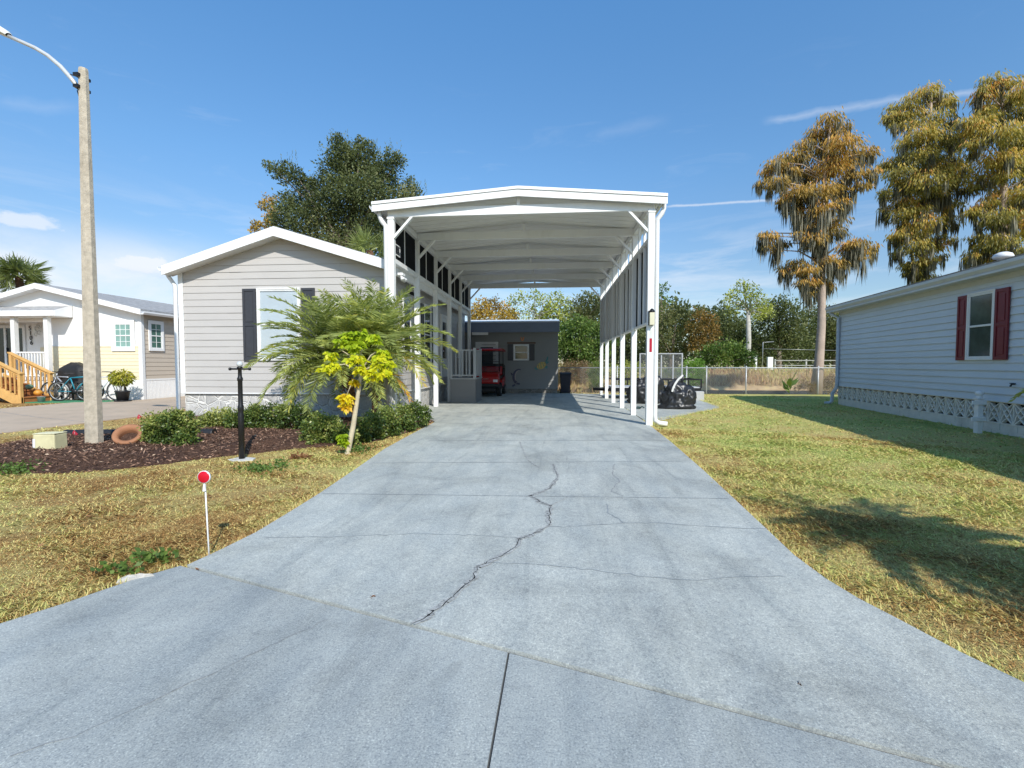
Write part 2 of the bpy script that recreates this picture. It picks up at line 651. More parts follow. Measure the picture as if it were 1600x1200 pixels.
neigh_poly = [(-8.6, 3.0), (-9.6, 6), (-10.2, 8), (-10.1, 11), (-10.5, 13), (-10.5, 26), (-14.55, 26), (-14.7, 16.0), (-16.0, 15.2), (-15.9, 12.3), (-17.5, 9.5), (-18.5, 7), (-19.5, 3)]


def slab(name, poly, z, mats, strips=()):
    b = MB()
    b.extrude([(x, y, -.06) for x, y in poly], (0, 0, z+.06))
    for pts, wd, mi in strips:
        P = []
        for (x, y), (x2, y2) in zip(pts[:-1], pts[1:]):
            n = max(1, int(math.hypot(x2-x, y2-y)/.045))
            P += [(x+(x2-x)*k/n, y+(y2-y)*k/n) for k in range(n)]
        P.append(pts[-1])
        jit = .008 if mi < 2 else (0 if mi == 2 else .006)
        mi = min(mi, 2)
        P = [(x+random.gauss(0, jit), y+random.gauss(0, jit)) for x, y in P]
        ws = [wd*random.uniform(.45, 1.3)/2 for _ in P]
        for k in range(len(P)-1):
            (x, y), (x2, y2) = P[k], P[k+1]
            l = math.hypot(x2-x, y2-y) or 1
            nx_, ny_ = -(y2-y)/l, (x2-x)/l
            b.poly([(x-nx_*ws[k], y-ny_*ws[k], z+.003), (x2-nx_*ws[k+1], y2-ny_*ws[k+1], z+.003), (x2+nx_*ws[k+1], y2+ny_*ws[k+1], z+.003), (x+nx_*ws[k], y+ny_*ws[k], z+.003)], mi+1)
    return tag(b.build(name, mats, fix=True), kind='structure')


g = MB()
g.extrude([(SEAM0[0]+.02, SEAM0[1]-.05, .003), (2.2, 1.20, .003), (2.2, 1.29, .003), (SEAM0[0]+.03, SEAM0[1]+.03, .003)], (0, 0, .012))
g.extrude([(-.21, 2.0, .0031), (-.26, -1.15, .0031), (-.20, -1.15, .0031), (-.16, 2.0, .0031)], (0, 0, .012))
tag(g.build('driveway_joint', M('joint_void', (.08, .08, .078), .95)), kind='structure')


def zpts(pts, ox, oy, s):
    return [tuple(gnd(ox+x/s, oy+y/s)[:2]) for x, y in pts]


C1 = lambda pts: zpts(pts, 500, 640, 2.143)
crackA = C1([(780, 192), (798, 235), (770, 275), (705, 300), (735, 320), (770, 335), (765, 375), (770, 400), (720, 430), (665, 450), (655, 480), (570, 525), (530, 545), (515, 580), (490, 605), (440, 650), (385, 695), (350, 725), (305, 745)])
strips = [(crackA, .040, 1), (crackA, .006, 0),
          (C1([(770, 335), (830, 305)]), .010, 1), (C1([(668, 115), (682, 150), (700, 180), (735, 205)]), .022, 1),
          (C1([(985, 190), (980, 225), (1003, 250), (975, 285), (1015, 302)]), .011, 0), (C1([(960, 330), (965, 360), (1000, 380), (1015, 395)]), .008, 3),
          (C1([(-180, 445), (0, 442), (150, 438), (340, 430), (480, 437), (560, 437), (660, 445)]), .006, 3),
          (C1([(770, 408), (900, 403), (1010, 395), (1130, 393), (1210, 400), (1400, 412), (1500, 414)]), .007, 3),
          (C1([(570, 530), (720, 535), (900, 555), (1060, 575), (1180, 588), (1270, 590), (1380, 580), (1560, 578)]), .005, 3),
          (C1([(165, 188), (1230, 182)]), .014, 2), (C1([(10, 293), (1370, 310)]), .012, 2), (C1([(365, 110), (1160, 110)]), .02, 2)]
slab('driveway', main_poly, .034, [drive_m, crack_m, patch_m, hair_m], strips)
slab('apron', apronL, .024, [apron_m, crack_m], [(zpts([(50, 860), (200, 805), (340, 755), (500, 680), (700, 590), (870, 510), (1050, 420), (1290, 312)], 0, 850, 2.5), .0035, 0)])
slab('apron', apronR, .023, [apron_m, crack_m])
slab('parking_pad', pad_poly, .026, [drive_m])
slab('neighbour_drive', neigh_poly, .02, [beigeconc, crack_m], [([(-10.2, 9.6), (-12.4, 10.4), (-15.9, 12.0)], .02, 0), ([(-10.3, 13.6), (-12.4, 14), (-15.6, 14.6)], .02, 0)])
g = MB()
g.box(-60, 60, -9, -1.25, -.1, .012)
tag(g.build('street', M('asphalt', (.055, .055, .055), .9, .25, 30, bump=.4, bscale=90)), kind='structure')

# ------------------------------------------------------------------ planting bed
bed = [(-8.2, 5.6), (-8.75, 6.6), (-8.8, 7.5), (-8.3, 8.5), (-8.55, 9.4), (-8.88, 10.8), (-3.75, 10.8), (-2.62, 10.45), (-2.6, 9.2), (-2.95, 7.7), (-3.5, 7.1), (-3.95, 6.85), (-4.69, 6.13), (-5.23, 5.42), (-5.8, 5.12), (-6.5, 5.02), (-7.3, 5.12)]


def edge_dist(x, y, poly):
    d = np.full(len(x), 1e9)
    for i in range(len(poly)):
        a, b = np.array(poly[i]), np.array(poly[(i+1) % len(poly)])
        ab = b-a
        t = np.clip(((x-a[0])*ab[0]+(y-a[1])*ab[1])/(ab@ab), 0, 1)
        d = np.minimum(d, np.hypot(x-a[0]-t*ab[0], y-a[1]-t*ab[1]))
    return d


def bed_z(x, y):
    d = edge_dist(x, y, bed)
    return np.where(in_poly(x, y, bed), .015 + np.minimum(.16*d, .09) + .012*np.sin(x*9.1+y*3.3)*np.sin(y*7.7-x*2), -.03)


xs, ys = np.arange(-8.95, -2.5, .09), np.arange(4.95, 10.9, .09)
X_, Y_ = np.meshgrid(xs, ys)
Zb = bed_z(X_.ravel(), Y_.ravel())
b = MB()
b.v = [(float(a), float(c), float(d)) for a, c, d in zip(X_.ravel(), Y_.ravel(), Zb)]
for j in range(len(ys)-1):
    for i in range(len(xs)-1):
        q = (j*len(xs)+i, j*len(xs)+i+1, (j+1)*len(xs)+i+1, (j+1)*len(xs)+i)
        if max(Zb[k] for k in q) > 0:
            b.f.append(q)
            b.m.append(0)
            b.s.append(True)
tag(b.build('mulch_bed', mulch_m, fix=False), kind='structure')
n = 26000
px_, py_ = RNG.uniform(-8.9, -2.6, n), RNG.uniform(5.0, 10.8, n)
k = in_poly(px_, py_, bed)
px_, py_ = px_[k], py_[k]
A = rdir(len(px_))
A[:, 2] = np.abs(A[:, 2])*.35
C = np.stack([px_, py_, bed_z(px_, py_)+.004], 1)
tag(npmesh('mulch_chips', leaves(C, unit(A), RNG.uniform(.02, .075, len(C)), RNG.uniform(.008, .02, len(C))), 4, chip_m, tint=RNG.beta(2, 2.0, len(C))), kind='stuff')

# ------------------------------------------------------------------ lawn
def lawn(n0, r0, r1, hmin, hmax, wid):
    th = RNG.uniform(-1.0, .93, n0)
    u = RNG.uniform(0, 1, n0)
    r = r0*(r1/r0)**u if r1/r0 > 3 else np.sqrt(r0**2+(r1**2-r0**2)*u)
    x, y = r*np.sin(th-YAW), r*np.cos(th-YAW)
    ok = y > .6
    for pl in (main_poly, apronL, apronR, pad_poly, neigh_poly, bed):
        ok &= ~in_poly(x, y, pl)
    ok &= ~((x < -3.7) & (y > 10.7) & (x > -8.95))
    ok &= ~((x > 9.2-(16.07-y)*.1338+.02) & (y < 16.1))
    ok &= ~((x < -14.7) & (y > 15.9))
    ok &= y < 21.3
    ok &= ~((np.abs(y-seam_y(x)) < .08) & (x > -2.27) & (x < 2.3)) & ~((np.abs(x+.19) < .12) & (y < 2.2))
    x, y, r = x[ok], y[ok], r[ok]
    m = len(x)
    # clumps of taller and shorter turf
    cl = .65+.35*np.sin(x*3.1+np.sin(y*2.3)*1.7)*np.sin(y*3.7+np.cos(x*1.9))
    h = RNG.uniform(hmin, hmax, m)*cl*(1+.25*(x > 0))
    wd = wid*np.maximum(1, r/4.0)
    az = RNG.uniform(0, 2*np.pi, m)
    lean = RNG.uniform(.75, 1.52, m)
    D = np.stack([np.cos(az)*np.sin(lean), np.sin(az)*np.sin(lean), np.cos(lean)], 1)
    S = np.stack([-np.sin(az), np.cos(az), np.zeros(m)], 1)*(wd/2)[:, None]
    B = np.stack([x, y, np.zeros(m)-.002], 1)
    mid = B + D*(h*.55)[:, None]
    tip = B + D*h[:, None] + np.stack([np.cos(az)*h*.35, np.sin(az)*h*.35, -h*.05], 1)
    tip[:, 2] = np.maximum(tip[:, 2], .006)
    return np.stack([B-S, B+S, mid+S*.8, tip, mid-S*.8], 1)


V = np.concatenate([lawn(150000, 2.2, 5.0, .03, .075, .005), lawn(170000, 4.6, 10.0, .03, .075, .0055), lawn(110000, 9, 22, .03, .08, .006)])
tag(npmesh('lawn_grass', V, 5, lawn_b), kind='stuff')

# taller blades along the slab edges
def edge_grass(poly_pts, n, side, hmax=.062):
    P = np.array(poly_pts, float)
    seg = np.linalg.norm(np.diff(P, axis=0), axis=1)
    k = RNG.choice(len(seg), n, p=seg/seg.sum())
    t = RNG.uniform(0, 1, n)[:, None]
    B = P[k]*(1-t)+P[k+1]*t
    T = unit(P[k+1]-P[k])
    Nn = np.stack([T[:, 1], -T[:, 0]], 1)*side
    B = B + Nn*np.abs(RNG.normal(0, .035, n))[:, None] + Nn*.004
    az = RNG.uniform(0, 2*np.pi, n)
    lean = RNG.uniform(.2, 1.25, n)
    h = RNG.uniform(.03, hmax, n)
    D = np.stack([np.cos(az)*np.sin(lean), np.sin(az)*np.sin(lean), np.cos(lean)], 1)
    B3 = np.concatenate([B, np.zeros((n, 1))], 1)
    S = np.stack([-np.sin(az), np.cos(az), np.zeros(n)], 1)*.003
    return np.stack([B3-S, B3+S, B3+D*h[:, None]*.6+S*.7, B3+D*h[:, None], B3+D*h[:, None]*.6-S*.7], 1)


le = [(-4.4, 0), (-3.6, .75), (-3.05, 1.45), (-2.72, 2.03), (-2.59, 2.27), (-2.46, 2.58), (-2.34, 2.77)] + left_edge[:9]
re = list(reversed(right_edge[1:])) 
re = [(3.1, .5), (2.5, .95)] + re
V = np.concatenate([edge_grass(le, 3600, -1), edge_grass(re, 3600, 1), edge_grass([(2.1, 10.7), (3.6, 12.6), (4.9, 14.25), (5.25, 17.7)], 1500, 1, .12)])
tag(npmesh('edge_grass', V, 5, lawn_b), kind='stuff')

# dry weeds on the far bank and in front of the fence
n = 42000
x, y = RNG.uniform(-9, 40, n), RNG.uniform(21.6, 29.8, n)
k = ~((x > 5.2) & (y > 21.3) & (y < 26.5))
x, y = x[k], y[k]
n = len(x)
az = RNG.uniform(0, 2*np.pi, n)
lean = RNG.uniform(0, .7, n)
h = RNG.uniform(.08, .34, n)*(1+.9*(np.sin(x*.9+np.sin(y))*np.sin(x*.37+1.3) > .15)*(y > 25.2)*(y < 28.6))
A = np.stack([np.cos(az)*np.sin(lean), np.sin(az)*np.sin(lean), np.cos(lean)], 1)
wt = np.clip(.5+.35*np.sin(x*.8)*np.sin(x*.31+2)+RNG.normal(0, .2, n)+(y-27.5)*.06, 0, 1)
tag(npmesh('bank_weeds', leaves(np.stack([x, y, ground_z(x, y)-.01], 1), A, h, RNG.uniform(.03, .06, n)), 4,
           leafmat('dry_weed', [(0, (.17, .10, .06)), (.35, (.30, .20, .12)), (.65, (.36, .29, .14)), (.85, (.30, .29, .10)), (1, (.20, .24, .07))], .3, gain=1.7), tint=wt), kind='stuff')


# ------------------------------------------------------------------ building parts
def siding(b, F, z0, z1, pitch, lim, m=0, d0=.0, proj=.014):
    """lapped boards: lim(z) gives the clear range along the wall at height z"""
    z = z0
    while z < z1-1e-6:
        zt = min(z+pitch, z1)
        a0, a1 = lim(z)
        c0, c1 = lim(zt)
        if a1-a0 > .01:
            if c1-c0 <= .01:
                c0 = c1 = (c0+c1)/2
            cuts = [0.0]
            if a1-a0 > 3 and c1-c0 > 2.5:
                t = random.uniform(.1, .5)
                while t < .93:
                    cuts.append(t)
                    t += 3.6/(a1-a0)*random.uniform(.7, 1.1)
            cuts.append(1.0)
            for q, (t0, t1) in enumerate(zip(cuts[:-1], cuts[1:])):
                e = .0035*(q % 2)+random.uniform(0, .0012)
                lo, hi = lambda t: a0+(a1-a0)*t, lambda t: c0+(c1-c0)*t
                b.poly([wp(F, lo(t0), z, d0+proj+e), wp(F, lo(t1), z, d0+proj+e), wp(F, lo(t1) if 0 < t1 < 1 else hi(t1), zt, d0+.002+e), wp(F, lo(t0) if 0 < t0 < 1 else hi(t0), zt, d0+.002+e)], m)
                if q % 2:
                    for uu in ((lo(t0),) if t1 == 1 else (lo(t0), lo(t1))):
                        b.poly([wp(F, uu, z, d0), wp(F, uu, z, d0+proj+e), wp(F, uu, zt, d0+.002+e), wp(F, uu, zt, d0-.004)], m)
            b.poly([wp(F, a0, z, d0), wp(F, a1, z, d0), wp(F, a1, z, d0+proj), wp(F, a0, z, d0+proj)], m)
        z += pitch


def window(root, F, u0, u1, z0, z1, frame=white_d, trim=.05, rail=True, mun=0, pane_m=None, blinds=None, d=.0, fw=.035, name='window'):
    """sash window: frame part with glass and, where seen, blinds as sub-parts"""
    b = MB()
    for a, c, e, f in ((u0-trim, u0, z0-trim, z1+trim), (u1, u1+trim, z0-trim, z1+trim), (u0, u1, z1, z1+trim), (u0, u1, z0-trim, z0)):
        b.wbox(F, a, c, e, f, d, d+.035)
    for a, c, e, f in ((u0, u0+fw, z0, z1), (u1-fw, u1, z0, z1), (u0+fw, u1-fw, z1-fw, z1), (u0+fw, u1-fw, z0, z0+fw)):
        b.wbox(F, a, c, e, f, d+.002, d+.026)
    zm = (z0+z1)/2
    if rail:
        b.wbox(F, u0+fw, u1-fw, zm-fw*.55, zm+fw*.55, d+.002, d+.028)
    if mun:
        for k in range(1, mun):
            uu = u0+(u1-u0)*k/mun
            for (e, f) in ((z0+fw, zm-.02), (zm+.02, z1-fw)):
                b.wbox(F, uu-.008, uu+.008, e, f, d+.004, d+.02)
        for zz in ((z0+zm)/2, (z1+zm)/2):
            b.wbox(F, u0+fw, u1-fw, zz-.008, zz+.008, d+.005, d+.021)
    w_ = b.build(name, frame, root, bevel=.003)
    p = MB()
    p.poly([wp(F, u0+fw*.8, z0+fw*.8, d+.012), wp(F, u1-fw*.8, z0+fw*.8, d+.012), wp(F, u1-fw*.8, z1-fw*.8, d+.012), wp(F, u0+fw*.8, z1-fw*.8, d+.012)])
    p.build('pane', pane_m or darkglass, w_)
    if blinds:
        s = MB()
        z = z0+fw
        while z < z1-fw:
            s.poly([wp(F, u0+fw, z, d+.004), wp(F, u1-fw, z, d+.004), wp(F, u1-fw, z+.028, d+.009), wp(F, u0+fw, z+.028, d+.009)])
            z += .034
        s.wbox(F, u0+.01, u1-.01, z0+.01, z1-.01, d+.001, d+.003)
        s.build('blinds', blinds, w_)
    return w_


def shutter(root, F, u0, u1, z0, z1, m, d=.018):
    b = MB()
    b.wbox(F, u0, u1, z0, z1, d, d+.02)
    h = z1-z0
    st = min(.05, (u1-u0)*.18)
    for a, c in ((z0, z0+.06), (z1-.06, z1), (z0+h*.5-.03, z0+h*.5+.03)):
        b.wbox(F, u0+st, u1-st, a, c, d+.02, d+.033)
    b.wbox(F, u0, u0+st, z0, z1, d+.02, d+.034)
    b.wbox(F, u1-st, u1, z0, z1, d+.02, d+.034)
    for a, c in ((z0+.1, z0+h*.5-.07), (z0+h*.5+.07, z1-.1)):
        b.wbox(F, u0+st+.03, u1-st-.03, a, c, d+.02, d+.029)
    return b.build('shutter', m, root, bevel=.003)


def gutter(b, p, q, out, s=.11, m=0):
    """K-style gutter run as a small open trough profile"""
    p, q, o = Vector(p), Vector(q), Vector(out)
    prof = [(0, 0), (.6, 0), (1, .55), (1, 1), (.94, 1), (.94, .6), (.55, .08), (.06, .08), (.06, 1), (0, 1)]
    b.extrude([p + o*(x*s) + Vector((0, 0, z*s)) for x, z in prof], q-p, m)


# ------------------------------------------------------------------ the taupe home
H = thing('mobile_home', (-6.3, 10.75, 0), 'taupe vinyl sided mobile home with stone skirting and a low white gable facing the drive', 'house')
FH = ((-8.9, 10.75, 0), (1, 0, 0), (0, -1, 0))
FS = ((-3.75, 10.75, 0), (0, 1, 0), (1, 0, 0))
PX, PZ, EZ = 2.57, 4.26, 3.53
LEN = 9.55
sl = (PZ-EZ)/PX


def gab(z):
    if z <= EZ:
        return (0.0, 5.15)
    k = (z-EZ)/sl
    return (min(k, PX), max(5.15-k*PX/(5.15-PX)*1.0, PX))


b = MB()
b.extrude([wp(FH, 0, .6, -.01), wp(FH, 5.15, .6, -.01), wp(FH, 5.15, EZ, -.01), wp(FH, PX, PZ, -.01), wp(FH, 0, EZ, -.01)], (0, LEN, 0), 0)
siding(b, FH, .6, PZ, .16, gab)
siding(b, FS, .6, EZ, .16, lambda z: (0, LEN))
FSL = ((-8.9, 10.75+LEN, 0), (0, -1, 0), (-1, 0, 0))
siding(b, FSL, .6, EZ, .16, lambda z: (0, LEN))
b.build('wall', vinyl, H)
b = MB()
b.box(-8.87, -3.78, 10.78, 10.75+LEN-.03, -.1, .6)
b.build('stone_skirting', stone, H)
b = MB()
b.wbox(FH, 0, 5.15, .585, .615, .012, .026)
b.wbox(FS, 0, LEN, .585, .615, .012, .026)
for F, u0, u1 in ((FH, -.03, .09), (FH, 5.06, 5.17)):
    b.wbox(F, u0, u1, .6, EZ-.02, .010, .03)
b.wbox(FS, -.03, .08, .6, EZ-.02, .010, .03)
b.build('corner_trim', white_d, H, bevel=.004)
# roof: two shingled slopes with a white rake board in front
b = MB()
YF, YB = 10.42, 10.75+LEN+.1
xl, xp, xr = -9.08, -6.33, -3.62
zl = EZ - sl*.18
zr = EZ - sl*.13
for (xa, za, xb, zb) in ((xl, zl, xp, PZ+.06), (xp, PZ+.06, xr, zr)):
    b.extrude([(xa, YF+.03, za+.05), (xb, YF+.03, zb+.05), (xb, YF+.03, zb+.13), (xa, YF+.03, za+.13)], (0, YB-YF, 0))
b.build('roof', shingle, H)
b = MB()
for (xa, za, xb, zb) in ((xl, zl, xp, PZ+.06), (xp, PZ+.06, xr, zr)):
    b.extrude([(xa, YF, za-.10), (xb, YF, zb-.10), (xb, YF, zb+.115), (xa, YF, za+.115)], (0, .026, 0))
    b.extrude([(xa, YF+.026, za-.08), (xb, YF+.026, zb-.08), (xb, YF+.026, zb-.06), (xa, YF+.026, za-.06)], (0, .31, 0))
b.build('rake_board', white, H, bevel=.004)
for x_, z_, s_ in ((xl, zl, -1), (xr, zr, 1)):
    b = MB()
    gutter(b, (x_, YF+.02, z_), (x_, YB, z_), (s_, 0, 0), .105)
    b.build('gutter', white, H)
b = MB()
b.tube([(xl-.05, 10.62, zl+.02), (xl-.02, 10.66, zl-.1), (-8.99, 10.71, zl-.3), (-8.99, 10.71, .25), (-9.03, 10.66, .1), (-9.12, 10.55, .06)], .045, 8)
b.build('downspout', white_d, H)
# front window with blinds between charcoal shutters
window(H, FH, 2.0, 2.98, 1.43, 3.05, trim=.045, pane_m=glass, blinds=blind_m, d=.02)
shutter(H, FH, 1.60, 1.93, 1.38, 3.08, charcoal)
shutter(H, FH, 3.05, 3.38, 1.38, 3.08, charcoal)
# side windows and door under the carport
window(H, FS, .95, 1.55, 1.42, 3.0, trim=.07, d=.02, pane_m=darkglass)
window(H, FS, 2.9, 3.6, 1.35, 3.0, trim=.07, d=.02)
shutter(H, FS, 2.5, 2.82, 1.32, 3.03, charcoal)
shutter(H, FS, 3.68, 4.0, 1.32, 3.03, charcoal)
window(H, FS, 7.9, 8.5, 1.6, 2.9, trim=.06, d=.02)
b = MB()
b.wbox(FS, 5.0, 5.1, .86, 3.0, .01, .05)
b.wbox(FS, 5.95, 6.05, .86, 3.0, .01, .05)
b.wbox(FS, 5.1, 5.95, 2.9, 3.0, .01, .05)
b.wbox(FS, 5.1, 5.95, .86, 2.9, .01, .03)
dr = b.build('door', white_d, H)
b = MB()
b.wbox(FS, 5.25, 5.8, 1.5, 2.75, .03, .036)
b.build('pane', darkglass, dr)
b = MB()
b.lathe([(0, .06), (.03, .055), (.035, .04), (.015, .02), (.02, 0)], wp(FS, 5.18, 1.75, .03), 10, axis=(1, 0, 0))
b.build('handle', steel, dr)

# ------------------------------------------------------------------ carport
CP = thing('carport', (-.7, 10.08, 0), 'tall white aluminium carport with a low gabled roof over the grey blue drive', 'carport')
YS = [10.08+1.922*i for i in range(6)]
XL, XR, XC = -3.45, 2.03, -.71
YF2, YB2 = 9.88, 20.05
XE1, XE2 = -3.80, 2.24
ze, zp = 4.70, 4.935     # roof top at eave and ridge


def roof_z(x):
    return ze + (zp-ze)*(1-abs(x-XC)/(XE2-XC if x > XC else XC-XE1))


for i, y in enumerate(YS):
    for x in (XL, XR):
        b = MB()
        wd = .062 if i else .066
        b.box(x-wd, x+wd, y-wd, y+wd, -.02, 4.47)
        b.box(x-wd-.012, x+wd+.012, y-wd-.012, y+wd+.012, 4.40, 4.45)
        b.build('post', white, CP, bevel=.006)
        s = 1 if x < 0 else -1
        b = MB()
        b.beam((x+s*.055, y, 4.02), (x+s*.47, y, 4.465), .05, .085, (0, 1, 0))
        b.build('brace', white, CP, bevel=.004)
    b = MB()
    b.box(XL-.07, XR+.07, y-.045, y+.045, 4.445, 4.635)
    b.build('crossbeam', white, CP, bevel=.005)
    b = MB()
    b.box(XC-.035, XC+.035, y-.05, y+.05, 4.636, zp-.14)
    b.build('king_post', white, CP, bevel=.004)
# roof panels with ribs beneath
TH = .09
b = MB()
for (xa, xb) in ((XE1, XC), (XC, XE2)):
    za, zb = roof_z(xa), roof_z(xb)
    b.extrude([(xa, YF2+.03, za-TH), (xb, YF2+.03, zb-TH), (xb, YF2+.03, zb), (xa, YF2+.03, za)], (0, YB2-YF2-.03, 0))
    y = YF2+.32
    while y < YB2-.1:
        b.beam((xa+.04, y, za-TH-.003), (xb, y, zb-TH-.003), .014, .012)
        y += .305
b.build('roof', M('roof_panel', (.78, .765, .73), .5, .05, 2), CP)
b = MB()
for (xa, xb) in ((XE1-.01, XC), (XC, XE2+.07)):
    za, zb = roof_z(xa), roof_z(xb)
    b.extrude([(xa, YF2, za-.175), (xb, YF2, zb-.175), (xb, YF2, zb-.035), (xa, YF2, za-.035)], (0, .028, 0))
    b.extrude([(xa, YF2-.02, za-.031), (xb, YF2-.02, zb-.031), (xb, YF2-.02, zb+.03), (xa, YF2-.02, za+.03)], (0, .08, 0))
b.build('fascia', white, CP, bevel=.004)
b = MB()
for (xa, xb) in ((XE1-.01, XC), (XC, XE2+.01)):
    za, zb = roof_z(xa), roof_z(xb)
    b.extrude([(xa, YB2, za-.175), (xb, YB2, zb-.175), (xb, YB2, zb+.02), (xa, YB2, za+.02)], (0, .028, 0))
b.build('fascia', white, CP)
for x, s in ((XE1, -1), (XE2, 1)):
    b = MB()
    gutter(b, (x-s*.02, YF2+.031, ze-.125), (x-s*.02, YB2, ze-.125), (s, 0, 0), .09)
    b.build('gutter', white, CP)
# side beams above the posts
for x in (XL, XR):
    b = MB()
    b.box(x-.05, x+.05, YS[0]+.08, YS[-1]-.08, 4.46, 4.60)
    b.build('eave_beam', white, CP, bevel=.004)


def downspout(root, x, y, zt, s, name='downspout', out=None):
    b = MB()
    pts = [(x+s*.24, y-.06, zt), (x+s*.24, y-.06, zt-.10), (x+s*.20, y-.05, zt-.2), (x+s*.12, y-.03, zt-.3), (x+s*.118, y-.02, zt-.4), (x+s*.118, y-.02, .22)]
    if out:
        pts += [(x+s*.125, y-.03, .13), (x+s*.2, y-.05, .075), (x+s*.36, y-.08, .06)]
    b.tube(pts, [.045]*2+[.05]*(len(pts)-2), 8)
    b.build(name, white_d, root)


downspout(CP, XR, YS[0], ze-.13, 1, out=True)
downspout(CP, XL, YS[0], ze-.13, -1)
# screens: left, above the home's eave
b = MB()
for i in range(5):
    ya, yb = YS[i]+.07, YS[i+1]-.07
    ym = (ya+yb)/2
    for (c, d) in ((ya, ym-.012), (ym+.012, yb)):
        b.box(XL-.03, XL-.022, c, d, 3.60, 4.455)
b.build('left_screen', dscreen, CP)
b = MB()
for i in range(5):
    ya, yb = YS[i]+.067, YS[i+1]-.067
    ym = (ya+yb)/2
    b.box(XL-.045, XL-.005, ym-.012, ym+.012, 3.60, 4.455)
    b.box(XL-.05, XL+.05, ya, yb, 3.50, 3.60)
    b.box(XL-.12, XL-.051, ya-.067, yb+.067, 3.32, 3.56)
b.build('left_rail', white, CP, bevel=.003)
b = MB()
for i in range(5):
    ya, yb = YS[i]+.066, YS[i+1]-.066
    b.box(XR+.035, XR+.045, YS[i], YS[i+1], 2.19, 3.86)
b.build('right_screen', dscreen, CP)
b = MB()
for i in range(5):
    ya, yb = YS[i]+.066, YS[i+1]-.066
    for t in (1/3, 2/3):
        ym = ya+(yb-ya)*t
        b.box(XR-.025, XR+.034, ym-.05, ym+.05, 2.19, 3.86)
    b.box(XR-.045, XR+.05, ya, yb, 3.861, 3.93)
    b.box(XR-.035, XR+.05, ya, yb, 2.14, 2.189)
    for t in (1/3, 2/3):
        ym = ya+(yb-ya)*t
        b.box(XR-.03, XR+.025, ym-.03, ym+.03, 3.93, 4.458)
b.build('right_rail', white, CP, bevel=.003)
b = MB()
b.box(XR-.02, XR+.032, YS[0]-.0705, YS[0]-.067, 1.55, 1.83)
b.box(XR-.02, XR+.032, YS[0]-.0705, YS[0]-.067, 1.835, 2.01, 1)
b.build('reflective_tape', [M('red_tape', (.42, .012, .03), .35), M('silver_tape', (.62, .62, .58), .35)], CP)

# lamp, solar light, flood light and camera fixed to it
LM = thing('wall_lantern', (XR+.01, YS[0]-.07, 2.2), 'small black wall lantern with pale glass on the front right carport post', 'wall lamp')
b = MB()
b.box(XR-.05, XR+.06, YS[0]-.10, YS[0]-.067, 2.10, 2.40)
b.lathe([(0, .44), (.03, .43), (.07, .38), (.072, .36), (0, .36)], (XR+.005, YS[0]-.145, 2.0), 4)
b.build('cap', blackm, LM)
b = MB()
b.box(XR-.042, XR+.052, YS[0]-.19, YS[0]-.101, 2.10, 2.355)
b.build('lamp_glass', M('pale_glass', (.62, .58, .42), .2, .1), LM, bevel=.006)
SP = thing('solar_panel', (XL, 10.45, 3.78), 'small white framed solar panel on the dark screen beside the front left post', 'solar panel')
b = MB()
fr = ((XL-.012, 10.28, 3.72), (0, 1, 0), (1, 0, 0))
for a, c, e, f in ((0, .36, 0, .02), (0, .36, .22, .24), (0, .02, .02, .22), (.34, .36, .02, .22)):
    b.wbox(fr, a, c, e, f, 0, .02)
b.build('frame', white_d, SP)
b = MB()
b.wbox(fr, .02, .34, .02, .22, .002, .012)
b.build('cell', M('solar_cell', (.012, .014, .03), .15, .1), SP)
FL = thing('flood_light', (-3.43, 10.3, 3.4), 'twin headed white flood light below the eave band by the front left post', 'flood light')
b = MB()
b.box(-3.42, -3.30, 10.35, 10.55, 3.27, 3.33)
b.build('sensor', white_d, FL, bevel=.01)
for yy in (10.38, 10.52):
    b = MB()
    b.lathe([(0, 0), (.02, .0), (.03, .05), (.055, .10), (.055, .12), (0, .12)], (-3.35, yy, 3.26), 10, axis=(.5, -.3, -.7))
    b.build('lamp_head', white_d, FL)
SC = thing('security_camera', (-3.43, 12.1, 3.15), 'black security camera on the side wall behind the second left post', 'camera')
b = MB()
b.tube([(-3.73, 12.1, 3.15), (-3.6, 12.08, 3.13)], .02, 8)
b.tube([(-3.64, 12.14, 3.14), (-3.5, 11.98, 3.08)], .045, 10)
b.build('camera_body', blackp, SC)

# ------------------------------------------------------------------ porch landing beside the home
vinyl_dk = M('grey_landing_vinyl', (.21, .205, .20), .6, .05, 2)
rail_dk = M('grey_landing_rail', (.40, .41, .41), .6, .05, 2)
DK = thing('porch_landing', (-3.0, 15.5, 0), 'raised grey sided entry landing with white baluster railing beside the home', 'porch')
FD = ((-3.35, 15.45, 0), (1, 0, 0), (0, -1, 0))
FD2 = ((-2.50, 15.45, 0), (0, 1, 0), (1, 0, 0))
b = MB()
b.box(-3.35, -2.51, 15.46, 16.75, 0, .80)
siding(b, FD, .04, .80, .16, lambda z: (0, .85))
siding(b, FD2, .04, .80, .16, lambda z: (0, 1.3))
b.build('base', vinyl_dk, DK)
b = MB()
b.box(-3.37, -2.47, 15.42, 16.78, .801, .84)
b.build('floor', M('grey_deck', (.38, .38, .37), .7), DK)
for (x, y) in ((-2.53, 15.47), (-2.53, 16.7), (-3.32, 15.47)):
    b = MB()
    b.box(x-.045, x+.045, y-.045, y+.045, .84, 1.84)
    b.build('railing_post', rail_dk, DK, bevel=.005)
